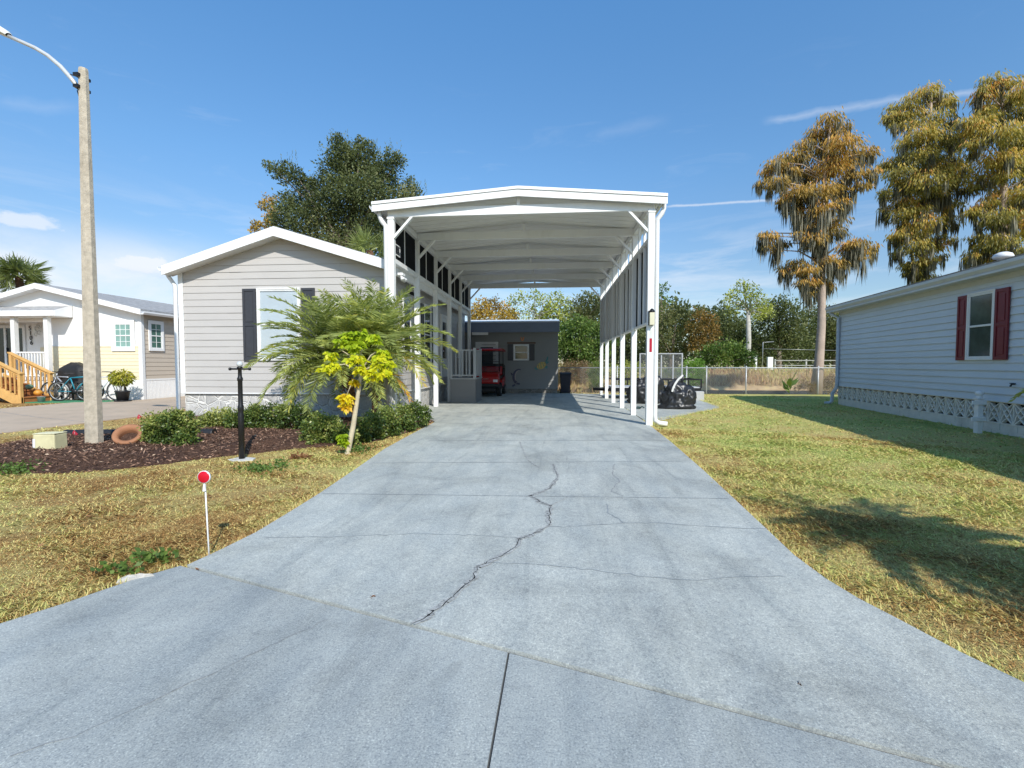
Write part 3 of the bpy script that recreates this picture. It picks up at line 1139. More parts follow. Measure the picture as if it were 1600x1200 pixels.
for (p, q) in (((-3.27, 15.47), (-2.58, 15.47)), ((-2.53, 15.52), (-2.53, 16.65))):
    b = MB()
    for z in (.93, 1.76):
        b.beam((*p, z), (*q, z), .05, .05)
    n = int(math.hypot(q[0]-p[0], q[1]-p[1])/.105)
    for k in range(1, n):
        t = k/n
        x, y = p[0]+(q[0]-p[0])*t, p[1]+(q[1]-p[1])*t
        b.box(x-.016, x+.016, y-.016, y+.016, .955, 1.735)
    b.build('railing', rail_dk, DK)

# ------------------------------------------------------------------ shed behind the carport
SH = thing('shed', (-1.5, 20.75, 0), 'grey sided shed with a blue grey fascia behind the golf cart', 'shed')
FSH = ((-4.6, 20.75, 0), (1, 0, 0), (0, -1, 0))
W_ = 4.86
vinyl_s = M('grey_vinyl_shed', (.25, .255, .25), .55, .05, 1.5)
b = MB()
b.box(-4.6, .26, 20.76, 24.5, .22, 2.75)
siding(b, FSH, .22, 2.70, .16, lambda z: (0, W_), proj=.03)
siding(b, ((.26, 20.75, 0), (0, 1, 0), (1, 0, 0)), .22, 2.70, .16, lambda z: (0, 3.7))
b.build('wall', vinyl_s, SH)
b = MB()
b.box(-4.58, .24, 20.79, 24.4, -.1, .22)
b.build('stone_skirting', stone_d, SH)
b = MB()
b.extrude([(-4.8, 20.46, 3.10), (-4.8, 20.46, 3.15), (-4.8, 24.6, 3.60), (-4.8, 24.6, 3.50)], (5.14, 0, 0))
b.build('roof', white, SH)
b = MB()
b.extrude([(-4.8, 20.45, 2.68), (-4.8, 20.45, 2.72), (-4.8, 20.40, 3.1), (-4.8, 20.50, 3.1), (-4.8, 20.50, 2.70)], (5.13, 0, 0))
b.build('fascia', M('blue_grey_fascia', (.15, .19, .28), .5, .1, 4), SH)
b = MB()
b.box(-4.7, .3, 20.5, 20.74, 2.705, 2.73)
b.wbox(FSH, W_-.08, W_+.015, .22, 2.68, .01, .03)
b.wbox(FSH, 0, W_, 2.62, 2.70, .015, .035)
b.build('trim', M('grey_shed_trim', (.24, .245, .24), .6, .05), SH)
b = MB()
b.box(-3.45, -2.75, 20.42, 20.449, 2.56, 2.68)
b.build('light_fixture', white_d, SH, bevel=.006)
u = lambda x: x+4.6
window(SH, FSH, u(-1.63), u(-1.03), 1.50, 2.13, trim=.04, d=.03)
shutter(SH, FSH, u(-1.92), u(-1.69), 1.46, 2.17, charcoal, d=.03)
shutter(SH, FSH, u(-.97), u(-.75), 1.46, 2.17, charcoal, d=.03)
b = MB()
b.wbox(FSH, u(-3.35), u(-3.25), .2, 2.28, .01, .05)
b.wbox(FSH, u(-2.45), u(-2.35), .2, 2.28, .01, .05)
b.wbox(FSH, u(-3.25), u(-2.45), 2.18, 2.28, .01, .05)
b.wbox(FSH, u(-3.25), u(-2.45), .2, 2.18, .01, .03)
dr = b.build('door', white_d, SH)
b = MB()
b.wbox(FSH, u(-3.13), u(-2.57), .45, 1.15, .03, .036)
b.wbox(FSH, u(-3.13), u(-2.57), 1.25, 2.05, .03, .036)
b.build('pane', darkglass, dr)

# wall ornaments on the shed
FSO = ((-4.6, 20.730, 0), (1, 0, 0), (0, -1, 0))


def fpoly(b, F, pts, d0, d1, m=0):
    v = Vector(wp(F, 0, 0, d1))-Vector(wp(F, 0, 0, d0))
    b.extrude([wp(F, x, z, d0) for x, z in pts], v, m)


def ell(cx, cz, rx, rz, n=16, rot=0, t0=0, t1=2*math.pi):
    out = []
    for k in range(n):
        t = t0+(t1-t0)*k/(n if t1-t0 > 6.2 else n-1)
        x, z = rx*math.cos(t), rz*math.sin(t)
        out.append((cx+x*math.cos(rot)-z*math.sin(rot), cz+x*math.sin(rot)+z*math.cos(rot)))
    return out


TU = thing('turtle_ornament', (-.42, 20.73, 1.2), 'yellow and teal metal sea turtle hung on the grey shed wall', 'wall ornament')
teal = M('teal_metal', (.05, .20, .21), .4, .3, 20)
b = MB()
fpoly(b, FSO, ell(u(-.45), 1.24, .21, .145, 18, .5), .02, .035)
b.build('shell', M('yellow_metal', (.50, .36, .09), .4, .4, 16), TU)
b = MB()
for k in (-.1, 0, .1):
    fpoly(b, FSO, [(u(-.45)+k-.01, 1.14+k*.5), (u(-.45)+k+.01, 1.14+k*.5), (u(-.45)+k-.03, 1.36+k*.4), (u(-.45)+k-.05, 1.36+k*.4)], .036, .041)
fpoly(b, FSO, ell(u(-.2), 1.37, .075, .045, 12, .5), .02, .033)
fpoly(b, FSO, [(u(-.28), 1.40), (u(-.20), 1.62), (u(-.16), 1.64), (u(-.16), 1.52), (u(-.23), 1.38)], .018, .03)
fpoly(b, FSO, [(u(-.32), 1.16), (u(-.2), 1.10), (u(-.17), 1.2), (u(-.28), 1.25)], .018, .03)
fpoly(b, FSO, [(u(-.6), 1.12), (u(-.72), 1.17), (u(-.76), 1.13), (u(-.68), 1.05), (u(-.6), 1.06)], .018, .03)
b.build('flippers', teal, TU)
DO = thing('dolphin_ornament', (-1.6, 20.73, .7), 'dark blue curved metal dolphin hung low on the grey shed wall', 'wall ornament')
b = MB()
outer = ell(u(-1.42), .74, .30, .36, 14, 0, R(75), R(235))
inner = ell(u(-1.40), .76, .19, .29, 14, 0, R(235), R(75))
fpoly(b, FSO, outer+inner, .02, .035)
fpoly(b, FSO, [(u(-1.62), .43), (u(-1.74), .36), (u(-1.70), .30), (u(-1.58), .38)], .018, .03)
fpoly(b, FSO, [(u(-1.56), .42), (u(-1.40), .40), (u(-1.38), .46), (u(-1.52), .50)], .018, .03)
fpoly(b, FSO, [(u(-1.68), .86), (u(-1.80), .95), (u(-1.76), .80)], .018, .03)
b.build('body', M('navy_metal', (.03, .035, .09), .35, .3, 12), DO)
b = MB()
fpoly(b, FSO, ell(u(-1.40), .75, .215, .29, 10, 0, R(100), R(215))+ell(u(-1.39), .75, .19, .28, 10, 0, R(215), R(100)), .036, .041)
b.build('belly', M('pale_metal', (.45, .38, .36), .4), DO)
DE = thing('wall_plaque', (-1.3, 20.73, 2.3), 'brown bar with a small orange V shape above the shed window', 'wall ornament')
b = MB()
b.wbox(FSO, u(-1.95), u(-.70), 2.20, 2.25, .02, .04)
b.build('bar', M('rusty_bar', (.13, .055, .025), .8, .4, 12), DE)
b = MB()
for s in (-1, 1):
    fpoly(b, FSO, [(u(-1.28), 2.31), (u(-1.28)+s*.03, 2.31), (u(-1.28)+s*.085, 2.46), (u(-1.28)+s*.06, 2.50), (u(-1.28)+s*.035, 2.45)], .02+.001*s, .035+.001*s)
b.build('emblem', M('orange_emblem', (.75, .26, .07), .5, .15), DE)

# ------------------------------------------------------------------ right hand house
DD = Vector((-.1326, -.9912, 0)).normalized()      # along its wall, towards the camera
NN = Vector((-DD.y*-1, 0, 0))
NN = Vector((DD.y, -DD.x, 0))                       # outward, facing the lawn
RH = thing('neighbour_house', (9.2, 16.07, 0), 'blue grey sided mobile home at right with dark red shutters over a lattice block base', 'house')
FR = ((9.2, 16.07, 0), tuple(DD), tuple(NN))
RL = 22.0
b = MB()
P = lambda u, z, d: wp(FR, u, z, d)
b.hexa([P(0, .62, -.005), P(RL, .62, -.005), P(RL, .62, -7), P(0, .62, -7), P(0, 3.05, -.005), P(RL, 3.05, -.005), P(RL, 3.05, -7), P(0, 3.05, -7)])
siding(b, FR, .60, 2.98, .145, lambda z: (0, RL), proj=.024)
b.build('wall', vinyl_b, RH)
# block base: solid courses, then a band of pierced breeze blocks
b = MB()
z0 = -.06
for r_ in range(2):
    off = .2*(r_ % 2)
    u0 = -off
    while u0 < RL:
        b.wbox(FR, max(0, u0)+.004, min(RL, u0+.40)-.004, z0+r_*.125+.004, z0+(r_+1)*.125-.003, -.2, -.012+random.uniform(-.002, .002))
        u0 += .40
b.wbox(FR, 0, RL, -.1, .19, -.22, -.02)
b.build('block_course', M('painted_block', (.72, .68, .61), .8, .06, 6, bump=.3, dirt=(.36, .33, .28)), RH)
b = MB()
B0, B1 = .195, .595
b.wbox(FR, 0, RL, B0-.005, B0+.012, -.12, -.004)
b.wbox(FR, 0, RL, B1-.012, B1+.005, -.12, -.004)
S_ = .30
k = 0
while k*S_ < 13.5:
    ua, ub = k*S_, (k+1)*S_
    um, zm = (ua+ub)/2, (B0+B1)/2
    b.wbox(FR, ua-.008, ua+.008, B0, B1, -.11, -.006)
    # four petals: pairs of curved bars corner to corner
    for (p, q) in (((ua, B0), (ub, B1)), ((ua, B1), (ub, B0))):
        for s in (-1, 1):
            prev = None
            for t in np.linspace(0, 1, 7):
                bow = s*.055*math.sin(math.pi*2*t if False else math.pi*t)
                L_ = math.hypot(q[0]-p[0], q[1]-p[1])
                nx_, nz_ = -(q[1]-p[1])/L_, (q[0]-p[0])/L_
                cur = (p[0]+(q[0]-p[0])*t+nx_*bow, p[1]+(q[1]-p[1])*t+nz_*bow)
                if prev:
                    b.beam(P(prev[0], prev[1], -.04), P(cur[0], cur[1], -.04), .06, .017, tuple(Vector((DD.x*nx_, DD.y*nx_, nz_))))
                prev = cur
    k += 1
b.build('lattice_blocks', M('lattice_block', (.80, .75, .66), .8, .06, 6, bump=.2), RH)
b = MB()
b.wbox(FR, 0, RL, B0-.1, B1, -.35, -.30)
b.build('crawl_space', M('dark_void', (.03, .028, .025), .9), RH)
b = MB()
b.extrude([P(-.25, 3.10, .32), P(-.25, 3.16, .32), P(-.25, 4.10, -3.5), P(-.25, 3.16, -7.3), P(-.25, 3.10, -7.3), P(-.25, 4.02, -3.5)], DD*(RL+.3))
b.build('roof', shingle_b, RH)
b = MB()
q0, q1 = Vector(P(-.27, 3.0, .20)), Vector(P(RL, 3.0, .20))
gutter(b, q0, q1, tuple(NN), .13)
b.wbox(FR, -.25, RL, 2.96, 3.0, 0, .30)
b.wbox(FR, -.02, RL, 2.86, 2.96, .012, .03)
b.build('gutter', M('grey_gutter', (.55, .56, .55), .45, .06, 3), RH)
b = MB()
b.tube([P(-.12, 3.0, .25), P(-.12, 2.92, .22), P(.06, 2.78, .07), P(.06, .75, .06), P(.06, .55, .07), P(.0, .35, .16), P(.0, .1, .17), P(-.02, .05, .22), P(-.06, .03, .36)], .05, 8)
b.build('downspout', M('pale_blue_downspout', (.52, .56, .62), .45), RH)
window(RH, FR, 5.78, 6.42, 1.42, 2.68, trim=.04, d=.03, pane_m=M('curtained_window', (.055, .07, .075), .08, .55, 2.2, spec=.6))
shutter(RH, FR, 5.46, 5.735, 1.38, 2.70, redpaint, d=.028)
shutter(RH, FR, 6.465, 6.78, 1.38, 2.70, redpaint, d=.028)
b = MB()
cx, cy, cz = P(5.58, 3.38, -.62)
b.lathe([(.09, -.08), (.09, .05), (.15, .055), (.165, .09), (.14, .14), (.07, .175), (0, .18)], (cx, cy, cz), 14)
b.build('roof_vent', white_d, RH)
b = MB()
b.tube([P(6.95, .95, .0), P(6.95, .94, .07), P(6.95, .90, .09)], .015, 8)
b.tube([P(6.91, .955, .07), P(6.99, .955, .07)], .01, 6)
b.build('tap', blackm, RH)

FP = thing('fence_post', (8.1, 9.55, 0), 'short white post with a ball finial and two cross boards by the right house wall', 'post')
x, y = 8.02, 9.6
b = MB()
b.box(x-.045, x+.045, y-.045, y+.045, -.05, .64)
b.build('post', white, FP, bevel=.004)
b = MB()
b.box(x-.06, x+.06, y-.06, y+.06, .64, .665)
b.lathe([(.05, .665), (.05, .69), (.035, .70), (.06, .73), (.062, .76), (.045, .79), (0, .81)], (x, y, 0), 14)
b.build('finial', white_d, FP)
for z in (.27, .58):
    b = MB()
    b.beam((x-.17, y-.062, z), (x+.075, y-.062, z), .03, .075)
    b.build('cross_board', white, FP, bevel=.003)

# ------------------------------------------------------------------ left neighbour
LH = thing('neighbour_house', (-17.6, 15.95, 0), 'white and cream sided house at left with a porch and wooden stairs', 'house')
FL_ = ((-22.5, 15.95, 0), (1, 0, 0), (0, -1, 0))
ul = lambda x: x+22.5
XG, XRt = -18.5, -14.75
b = MB()
b.extrude([(-18.45, 15.96, .0), (XRt, 15.96, 0), (XRt, 15.96, 3.15), (XG, 15.96, 4.03), (-22.5, 15.96, 3.09), (-22.5, 15.96, 2.86), (-18.45, 15.96, 2.86)], (0, .12, 0))
b.extrude([(-18.44, 16.081, .0), (XRt-.001, 16.081, 0), (XRt-.001, 16.081, 3.14), (-18.44, 16.081, 3.9)], (0, 9.4, 0))
b.box(-22.5, -18.46, 17.2, 25, .84, 3.1)
b.build('white_wall', whitewall, LH)
b = MB()
siding(b, FL_, .74, 1.97, .13, lambda z: (ul(-18.45), ul(XRt)))
siding(b, ((-22.5, 17.19, 0), (1, 0, 0), (0, -1, 0)), .84, 1.97, .13, lambda z: (2.3, 4.0))
b.build('cream_siding', cream, LH)
FLS = ((XRt, 15.95, 0), (0, 1, 0), (1, 0, 0))
b = MB()
siding(b, FLS, .74, 3.15, .16, lambda z: (0, 9.5), d0=.006)
b.build('tan_siding', vinyl_tan, LH)
b = MB()
k = 0
while k*.06 < 9.4:
    b.wbox(FLS, k*.06, k*.06+.04, .0, .72, .006, .022)
    k += 1
b.wbox(FLS, 0, 9.5, 0, .74, 0, .01)
b.wbox(FLS, 0, 9.5, .70, .76, .012, .03)
b.wbox(FL_, ul(-18.4), ul(XRt), 0, .74, .0, .012)
b.build('skirting', whitewall, LH)
b = MB()
b.wbox(FL_, ul(XRt)-.09, ul(XRt)+.03, 0, 3.1, .013, .035)
b.wbox(FLS, -.03, .09, 0, 3.1, .02, .045)
b.wbox(FL_, ul(-18.45), ul(-18.33), .74, 3.3, .013, .035)
b.wbox(FL_, ul(-18.33), ul(XRt)-.1, 1.95, 1.99, .01, .022)
b.build('corner_trim', white_d, LH, bevel=.004)
b = MB()
for (xa, za, xb, zb) in ((-22.9, 2.98, XG, 4.10), (XG, 4.10, -14.45, 3.13)):
    b.extrude([(xa, 15.65, za+.04), (xb, 15.65, zb+.04), (xb, 15.65, zb+.12), (xa, 15.65, za+.12)], (0, 10.2, 0))
b.build('roof', shingle, LH)
b = MB()
for (xa, za, xb, zb) in ((-22.9, 2.98, XG, 4.10), (XG, 4.10, -14.45, 3.13)):
    b.extrude([(xa, 15.62, za-.08), (xb, 15.62, zb-.08), (xb, 15.62, zb+.105), (xa, 15.62, za+.105)], (0, .025, 0))
    b.extrude([(xa, 15.65, za-.06), (xb, 15.65, zb-.06), (xb, 15.65, zb-.03), (xa, 15.65, za-.03)], (0, .32, 0))
gutter(b, (-14.45, 15.66, 3.06), (-14.45, 25.8, 3.06), (1, 0, 0), .11)
b.build('rake_board', white, LH)
b = MB()
b.extrude([(-17.42, 15.3, 3.10), (-17.42, 15.3, 3.18), (-17.42, 15.94, 3.42), (-17.42, 15.94, 3.34)], (-5.5, 0, 0))
b.build('porch_roof', shingle, LH)
b = MB()
b.box(-22.9, -17.40, 15.26, 15.299, 3.0, 3.19)
b.box(-22.9, -17.43, 15.3, 15.93, 2.98, 3.02)
b.extrude([(-17.415, 15.3, 3.0), (-17.415, 15.3, 3.19), (-17.415, 15.93, 3.43), (-17.415, 15.93, 3.0)], (.03, 0, 0))
b.build('porch_fascia', white, LH)
for xx in (-17.88, -19.17, -21.4):
    b = MB()
    b.box(xx-.075, xx+.075, 15.4, 15.55, .84, 2.98)
    b.build('porch_post', white_d, LH, bevel=.006)
b = MB()
b.box(-22.5, -17.78, 15.33, 15.94, .74, .84)
b.box(-22.5, -18.46, 15.941, 17.19, .74, .84)
b.box(-22.5, -17.8, 15.36, 15.38, .0, .739)
b.build('porch_floor', white_d, LH)
b = MB()
for z in (.92, 1.72):
    b.beam((-19.09, 15.47, z), (-17.96, 15.47, z), .05, .05)
for k in range(1, 10):
    xx = -19.09+1.13*k/10
    b.box(xx-.016, xx+.016, 15.455, 15.487, .945, 1.695)
b.build('porch_railing', white_d, LH)
FLR = ((-22.5, 17.19, 0), (1, 0, 0), (0, -1, 0))
w_ = window(LH, FLR, .0, 1.62, .90, 2.78, trim=.07, rail=False, d=.003, fw=.05, name='glass_door')
b = MB()
b.wbox(FLR, .78, .86, .95, 2.73, .01, .05)
b.build('meeting_stile', white_d, w_)
b = MB()
b.wbox(FLR, .89, .91, 1.75, 1.95, .02, .06)
b.build('handle', blackm, w_)
window(LH, FL_, ul(-15.74), ul(-15.10), 1.90, 2.76, frame=whitewall, trim=.13, mun=3, d=.022, pane_m=M('sea_green_window', (.22, .36, .32), .1, .3, 3, spec=.5))
window(LH, FLS, .36, .86, 1.88, 2.82, frame=whitewall, trim=.09, mun=2, d=.03, pane_m=M('dark_green_window', (.07, .15, .12), .08, .4, 3, spec=.6))


def text_mesh(name, s, size, depth, m, root, mat4):
    cu = bpy.data.curves.new(name, 'FONT')
    cu.body = s
    cu.size = size
    cu.extrude = depth
    cu.align_x = 'CENTER'
    ob = bpy.data.objects.new(name+'_curve', cu)
    COL.objects.link(ob)
    dg = bpy.context.evaluated_depsgraph_get()
    me = bpy.data.meshes.new_from_object(ob.evaluated_get(dg))
    bpy.data.objects.remove(ob)
    me.transform(mat4)
    return me


# street number, one digit above the other
vs, fs = [], []
for k, ch in enumerate('5106'):
    mt = Matrix.Translation((-20.60+.015*k, 17.17, 2.64-.19*k)) @ Matrix.Rotation(R(90), 4, 'X') @ Matrix.Shear('XZ', 4, (0, 0)) @ Matrix.Diagonal((1, 1, 1, 1))
    me = text_mesh('digit', ch, .25, .008, blackm, LH, mt)
    o_ = len(vs)
    vs += [tuple(v.co) for v in me.vertices]
    fs += [tuple(o_+i for i in p.vertices) for p in me.polygons]
b = MB()
b.v, b.f, b.m, b.s = vs, fs, [0]*len(fs), [False]*len(fs)
b.build('house_number', blackm, LH, fix=False)
WO = thing('wall_ornament', (-20.3, 17.17, 2.4), 'pale filigree ornament on the porch wall beside the house number', 'wall ornament')
b = MB()
for (cx, cz, r1) in ((-20.28, 2.68, .09), (-20.2, 2.55, .08), (-20.33, 2.48, .07), (-20.25, 2.72, .12)):
    b.tube([(cx+r1*math.cos(t), 17.16, cz+r1*math.sin(t)) for t in np.linspace(0, 5.2, 14)], .011, 6)
b.build('scrollwork', M('pale_scroll', (.55, .56, .54), .5), WO)

# wooden stairs running down to the right in front of the porch
ST = thing('wooden_stairs', (-18.6, 14.75, 0), 'new yellow wooden stairs with baluster handrails leading up to the porch', 'stairs')
X0s, X1s, YA, YBs = -19.35, -17.50, 14.25, 15.2
nst = 4
for k in range(nst):
    x1 = X1s-(k)*.42
    zt = .21*(k+1)
    b = MB()
    b.box(x1-.44, x1+.02, YA+.04, YBs-.04, zt-.04, zt)
    b.box(x1-.03, x1-.005, YA+.06, YBs-.06, zt-.205, zt-.041)
    b.build('step', lumber_r, ST, bevel=.004)
for yy in (YA, YBs):
    b = MB()
    b.extrude([(X1s+.02, yy-.02, .0), (X1s+.02, yy-.02, .2), (X0s, yy-.02, .98), (X0s, yy-.02, .70), (X1s-.35, yy-.02, .0)], (0, .04, 0))
    b.build('stringer', lumber, ST)
    for xx, zb, zt in ((X1s-.03, 0, 1.0), (X0s+.35, .5, 1.66)):
        b = MB()
        b.box(xx-.05, xx+.05, yy-.05, yy+.05, zb, zt)
        b.build('newel', lumber, ST, bevel=.006)
    b = MB()
    dz = (1.62-.95)/(X0s+.35-X1s+.03)
    za = lambda xx: .95+(xx-(X1s-.03))*dz
    b.beam((X1s+.05, yy, za(X1s+.05)+.06), (X0s+.28, yy, za(X0s+.28)+.06), .14, .04)
    b.beam((X1s-.08, yy, za(X1s-.08)), (X0s+.40, yy, za(X0s+.40)), .04, .09)
    n = 9
    for k in range(1, n):
        xx = X1s-.03+(X0s+.38-X1s)*k/n
        b.box(xx-.018, xx+.018, yy-.045, yy-.012, za(xx)-.72, za(xx)-.03)
    b.build('handrail', lumber, ST)
b = MB()
b.box(-20.9, X0s-.01, 14.2, 15.3, .78, .84)
b.box(-20.9, X0s-.01, 14.24, 15.26, .1, .74)
b.build('landing', lumber_r, ST)
LT = thing('lantern', (-17.98, 14.62, .42), 'black candle lantern standing on a stair tread', 'lantern')
x, y, z = -17.75, 14.5, .215
b = MB()
b.box(x-.06, x+.06, y-.06, y+.06, z, z+.02)
b.box(x-.06, x+.06, y-.06, y+.06, z+.24, z+.26)
for sx in (-.055, .055):
    for sy in (-.055, .055):
        b.box(x+sx-.008, x+sx+.008, y+sy-.008, y+sy+.008, z+.02, z+.24)
b.tube([(x-.03, y, z+.26), (x-.02, y, z+.32), (x+.02, y, z+.32), (x+.03, y, z+.26)], .006, 6)
b.build('frame', blackm, LT)
b = MB()
b.lathe([(0, 0), (.03, 0), (.03, .12), (0, .12)], (x, y, z+.021), 10)
b.build('candle', M('amber_candle', (.5, .2, .06), .6), LT)


def pumpkin(loc, r, m, label, squash=.75):
    t = thing('pumpkin', loc, label, 'pumpkin', 'pumpkins on the stairs')
    b = MB()
    nL, nS = 24, 9
    i0 = 0
    for j in range(nS):
        ph = math.pi*j/(nS-1)
        for q in range(nL):
            w = 2*math.pi*q/nL
            rr = r*math.sin(ph)*(1-.10*abs(math.cos(w*4)))
            b.v.append((loc[0]+rr*math.cos(w), loc[1]+rr*math.sin(w), loc[2]+r*squash*(1-math.cos(ph))))
    for j in range(nS-1):
        for q in range(nL):
            b.f.append((j*nL+q, j*nL+(q+1) % nL, (j+1)*nL+(q+1) % nL, (j+1)*nL+q))
            b.m.append(0)
            b.s.append(True)
    b.build('flesh', m, t)
    b = MB()
    b.tube([(loc[0], loc[1], loc[2]+r*squash*1.9), (loc[0]+.01, loc[1], loc[2]+r*squash*2.2), (loc[0]+.03, loc[1], loc[2]+r*squash*2.45)], [.02, .014, .017], 7)
    b.build('stem', lumber, t)
    return t


pumpkin((-17.70, 14.93, .215), .13, M('orange_pumpkin', (.62, .28, .04), .45, .15), 'squat orange pumpkin on the stairs below the green gourd')
pumpkin((-18.05, 14.95, .425), .12, M('green_gourd', (.12, .22, .15), .5, .3, 12), 'blue green gourd on the stair above the orange pumpkin')
BK = thing('bucket', (-17.35, 14.55, 0), 'small galvanised bucket on the ground at the foot of the wooden stairs', 'bucket')
b = MB()
b.lathe([(0, 0), (.085, 0), (.115, .2), (.122, .205), (.112, .2), (.085, .02), (0, .02)], (-17.2, 14.6, 0), 16)
b.build('pail', steel, BK)
b = MB()
b.tube([(-17.2+.115*math.cos(t), 14.6, .19+.07*math.sin(-t)) for t in np.linspace(0, math.pi, 8)], .005, 5)
b.build('handle', steel, BK)
tag(slab('green_mat', [(-17.7, 14.3), (-15.0, 14.75), (-14.95, 15.5), (-17.6, 15.4)], .028, [M('green_turf', (.055, .22, .11), .95, .2, 30, bump=.4)]), 'green artificial turf mat under the bicycles', 'mat')
del bpy.data.objects['green_mat']['kind']


def bicycle(name, loc, rz, frame_m, label):
    t = thing(name, (0, 0, 0), label, 'bicycle', 'bicycles parked beside the stairs')
    for x in (-.52, .52):
        b = MB()
        rr = .32
        ring = lambda r: [(x+r*math.cos(a), 0, .34+r*math.sin(a)) for a in np.linspace(0, 2*math.pi, 25)]
        b.tube(ring(rr), .024, 7, caps=False)
        wh = b.build('wheel', rubber, t)
        b = MB()
        b.tube(ring(rr-.03), .011, 6, caps=False)
        for a in np.linspace(0, 2*math.pi, 13)[:-1]:
            b.tube([(x, 0, .34), (x+.29*math.cos(a), 0, .34+.29*math.sin(a))], .003, 4)
        b.lathe([(.0, -.05), (.025, -.05), (.025, .05), (0, .05)], (x, 0, .34), 8, axis=(0, 1, 0))
        b.build('rim', steel, wh)
    b = MB()
    st, ht, bb = (-.17, 0, .80), (.36, 0, .84), (-.03, 0, .32)
    for p, q, r in ((st, ht, .02), (bb, ht, .024), (bb, st, .02), (bb, (-.52, .05, .34), .012), (bb, (-.52, -.05, .34), .012), (st, (-.52, .05, .34), .011), (st, (-.52, -.05, .34), .011), (ht, (.34, 0, .95), .02)):
        b.tube([p, q], r, 8)
    for s in (-1, 1):
        b.tube([(.385, s*.05, .72), (.44, s*.055, .55), (.52, s*.055, .34)], .014, 7)
    b.tube([(.385, -.05, .72), (.37, 0, .80), (.385, .05, .72)], .014, 7)
    b.build('frame', frame_m, t)
    b = MB()
    b.tube([(.34, 0, .95), (.36, 0, 1.0)], .015, 7)
    b.tube([(.28, -.30, 1.03), (.34, -.18, 1.02), (.37, 0, 1.0), (.34, .18, 1.02), (.28, .30, 1.03)], .012, 7)
    b.build('handlebar', blackm, t)
    b = MB()
    b.tube([st, (-.2, 0, .92)], .013, 7)
    b.extrude([(-.34, -.07, .92), (-.30, -.08, .92), (-.05, -.015, .92), (-.05, .015, .92), (-.30, .08, .92), (-.34, .07, .92)], (0, 0, .045))
    b.build('saddle', blackp, t, bevel=.01)
    b = MB()
    b.lathe([(0, -.012), (.09, -.012), (.09, .0), (0, .0)], (-.03, -.05, .32), 14, axis=(0, 1, 0))
    b.tube([(-.03, -.07, .32), (.08, -.07, .22), (.08, -.14, .22)], .011, 6)
    b.tube([(-.03, .05, .32), (-.14, .05, .42), (-.14, .13, .42)], .011, 6)
    b.build('crank', blackm, t)
    t.location = loc
    t.rotation_euler = (0, R(0), rz)
    return t


bicycle('bicycle', (-16.42, 15.08, .028), R(14), M('teal_frame', (.02, .22, .30), .3, .1), 'teal framed bicycle in the middle of the parked bicycles')
bicycle('bicycle', (-16.98, 15.33, .028), R(-165), M('silver_frame', (.50, .51, .53), .3, .1, metal=.5), 'silver bicycle nearest the wooden stairs with its saddle showing')
bicycle('bicycle', (-15.62, 15.2, .028), R(8), M('white_frame', (.62, .64, .66), .3, .1), 'white bicycle farthest right, mostly behind the concrete lamp pole')

# barbecue under a black cover
GR = thing('barbecue', (-17.0, 15.65, 0), 'barbecue grill under a black fabric cover behind the bicycles', 'grill')


def drape(b, prof, cx, cy, n=40, amp=.03, seed=0, m=0):
    """draped cloth: rings (half width x, half width y, height, skew) with folds"""
    rs = np.random.default_rng(seed)
    ph = rs.uniform(0, 6.28, 6)
    i0 = len(b.v)
    for j, (rx, ry, z, sx) in enumerate(prof):
        for q in range(n):
            w = 2*math.pi*q/n
            f = 1+amp*(math.sin(5*w+ph[0]+j*.3)+.7*math.sin(9*w+ph[1]-j*.2)+.5*math.sin(14*w+ph[2]))*(1 if j else .3)
            cw, sw = math.cos(w), math.sin(w)
            ex = .55
            b.v.append((cx+sx+rx*f*math.copysign(abs(cw)**ex, cw), cy+ry*f*math.copysign(abs(sw)**ex, sw), z+.02*math.sin(3*w+ph[3])*(j > 0)))
    for j in range(len(prof)-1):
        for q in range(n):
            b.f.append((i0+j*n+q, i0+j*n+(q+1) % n, i0+(j+1)*n+(q+1) % n, i0+(j+1)*n+q))
            b.m.append(m)
            b.s.append(True)


cover_m = M('black_cover', (.018, .017, .016), .55, .3, 7, bump=.25, bscale=12)
b = MB()
drape(b, [(.0, .0, 1.36, -.05), (.12, .10, 1.35, -.05), (.32, .22, 1.25, 0), (.52, .28, 1.13, 0), (.56, .30, .95, 0), (.55, .31, .72, 0), (.57, .32, .62, .02)], -16.95, 15.62, amp=.022, seed=3)
b.build('cover', cover_m, GR)
b = MB()
for sx in (-.42, .42):
    for sy in (-.2, .2):
        b.box(-16.95+sx-.02, -16.95+sx+.02, 15.62+sy-.02, 15.62+sy+.02, .03, .75)
b.box(-17.4, -16.5, 15.42, 15.82, .25, .28)
b.build('stand', blackm, GR)

# ------------------------------------------------------------------ street lamp
SL = thing('street_lamp', (-6.95, 6.63, 0), 'tall tapered concrete street lamp pole with a curved metal arm', 'street lamp')
b = MB()
prof = [(0, .119), (1.5, .106), (3.5, .084), (5.62, .062), (5.66, .055)]
i0 = 0
LX = lambda z: -6.955+.045*z/5.6
for z, r in prof:
    for q in range(8):
        w = 2*math.pi*(q+.5)/8
        c_ = 1.0 if q % 2 else 1.0
        b.v.append((LX(z)+r*math.cos(w), 6.63+r*math.sin(w), z-(.1 if z == 0 else 0)))
for j in range(len(prof)-1):
    for q in range(8):
        b.f.append((j*8+q, j*8+(q+1) % 8, (j+1)*8+(q+1) % 8, (j+1)*8+q))
        b.m.append(0)
        b.s.append(False)
b.f.append(tuple((len(prof)-1)*8+q for q in range(8)))
b.m.append(0)
b.s.append(False)
b.build('pole', concrete_p, SL)
alum = M('arm_aluminium', (.62, .62, .60), .35, .08, 5, metal=.3)
b = MB()
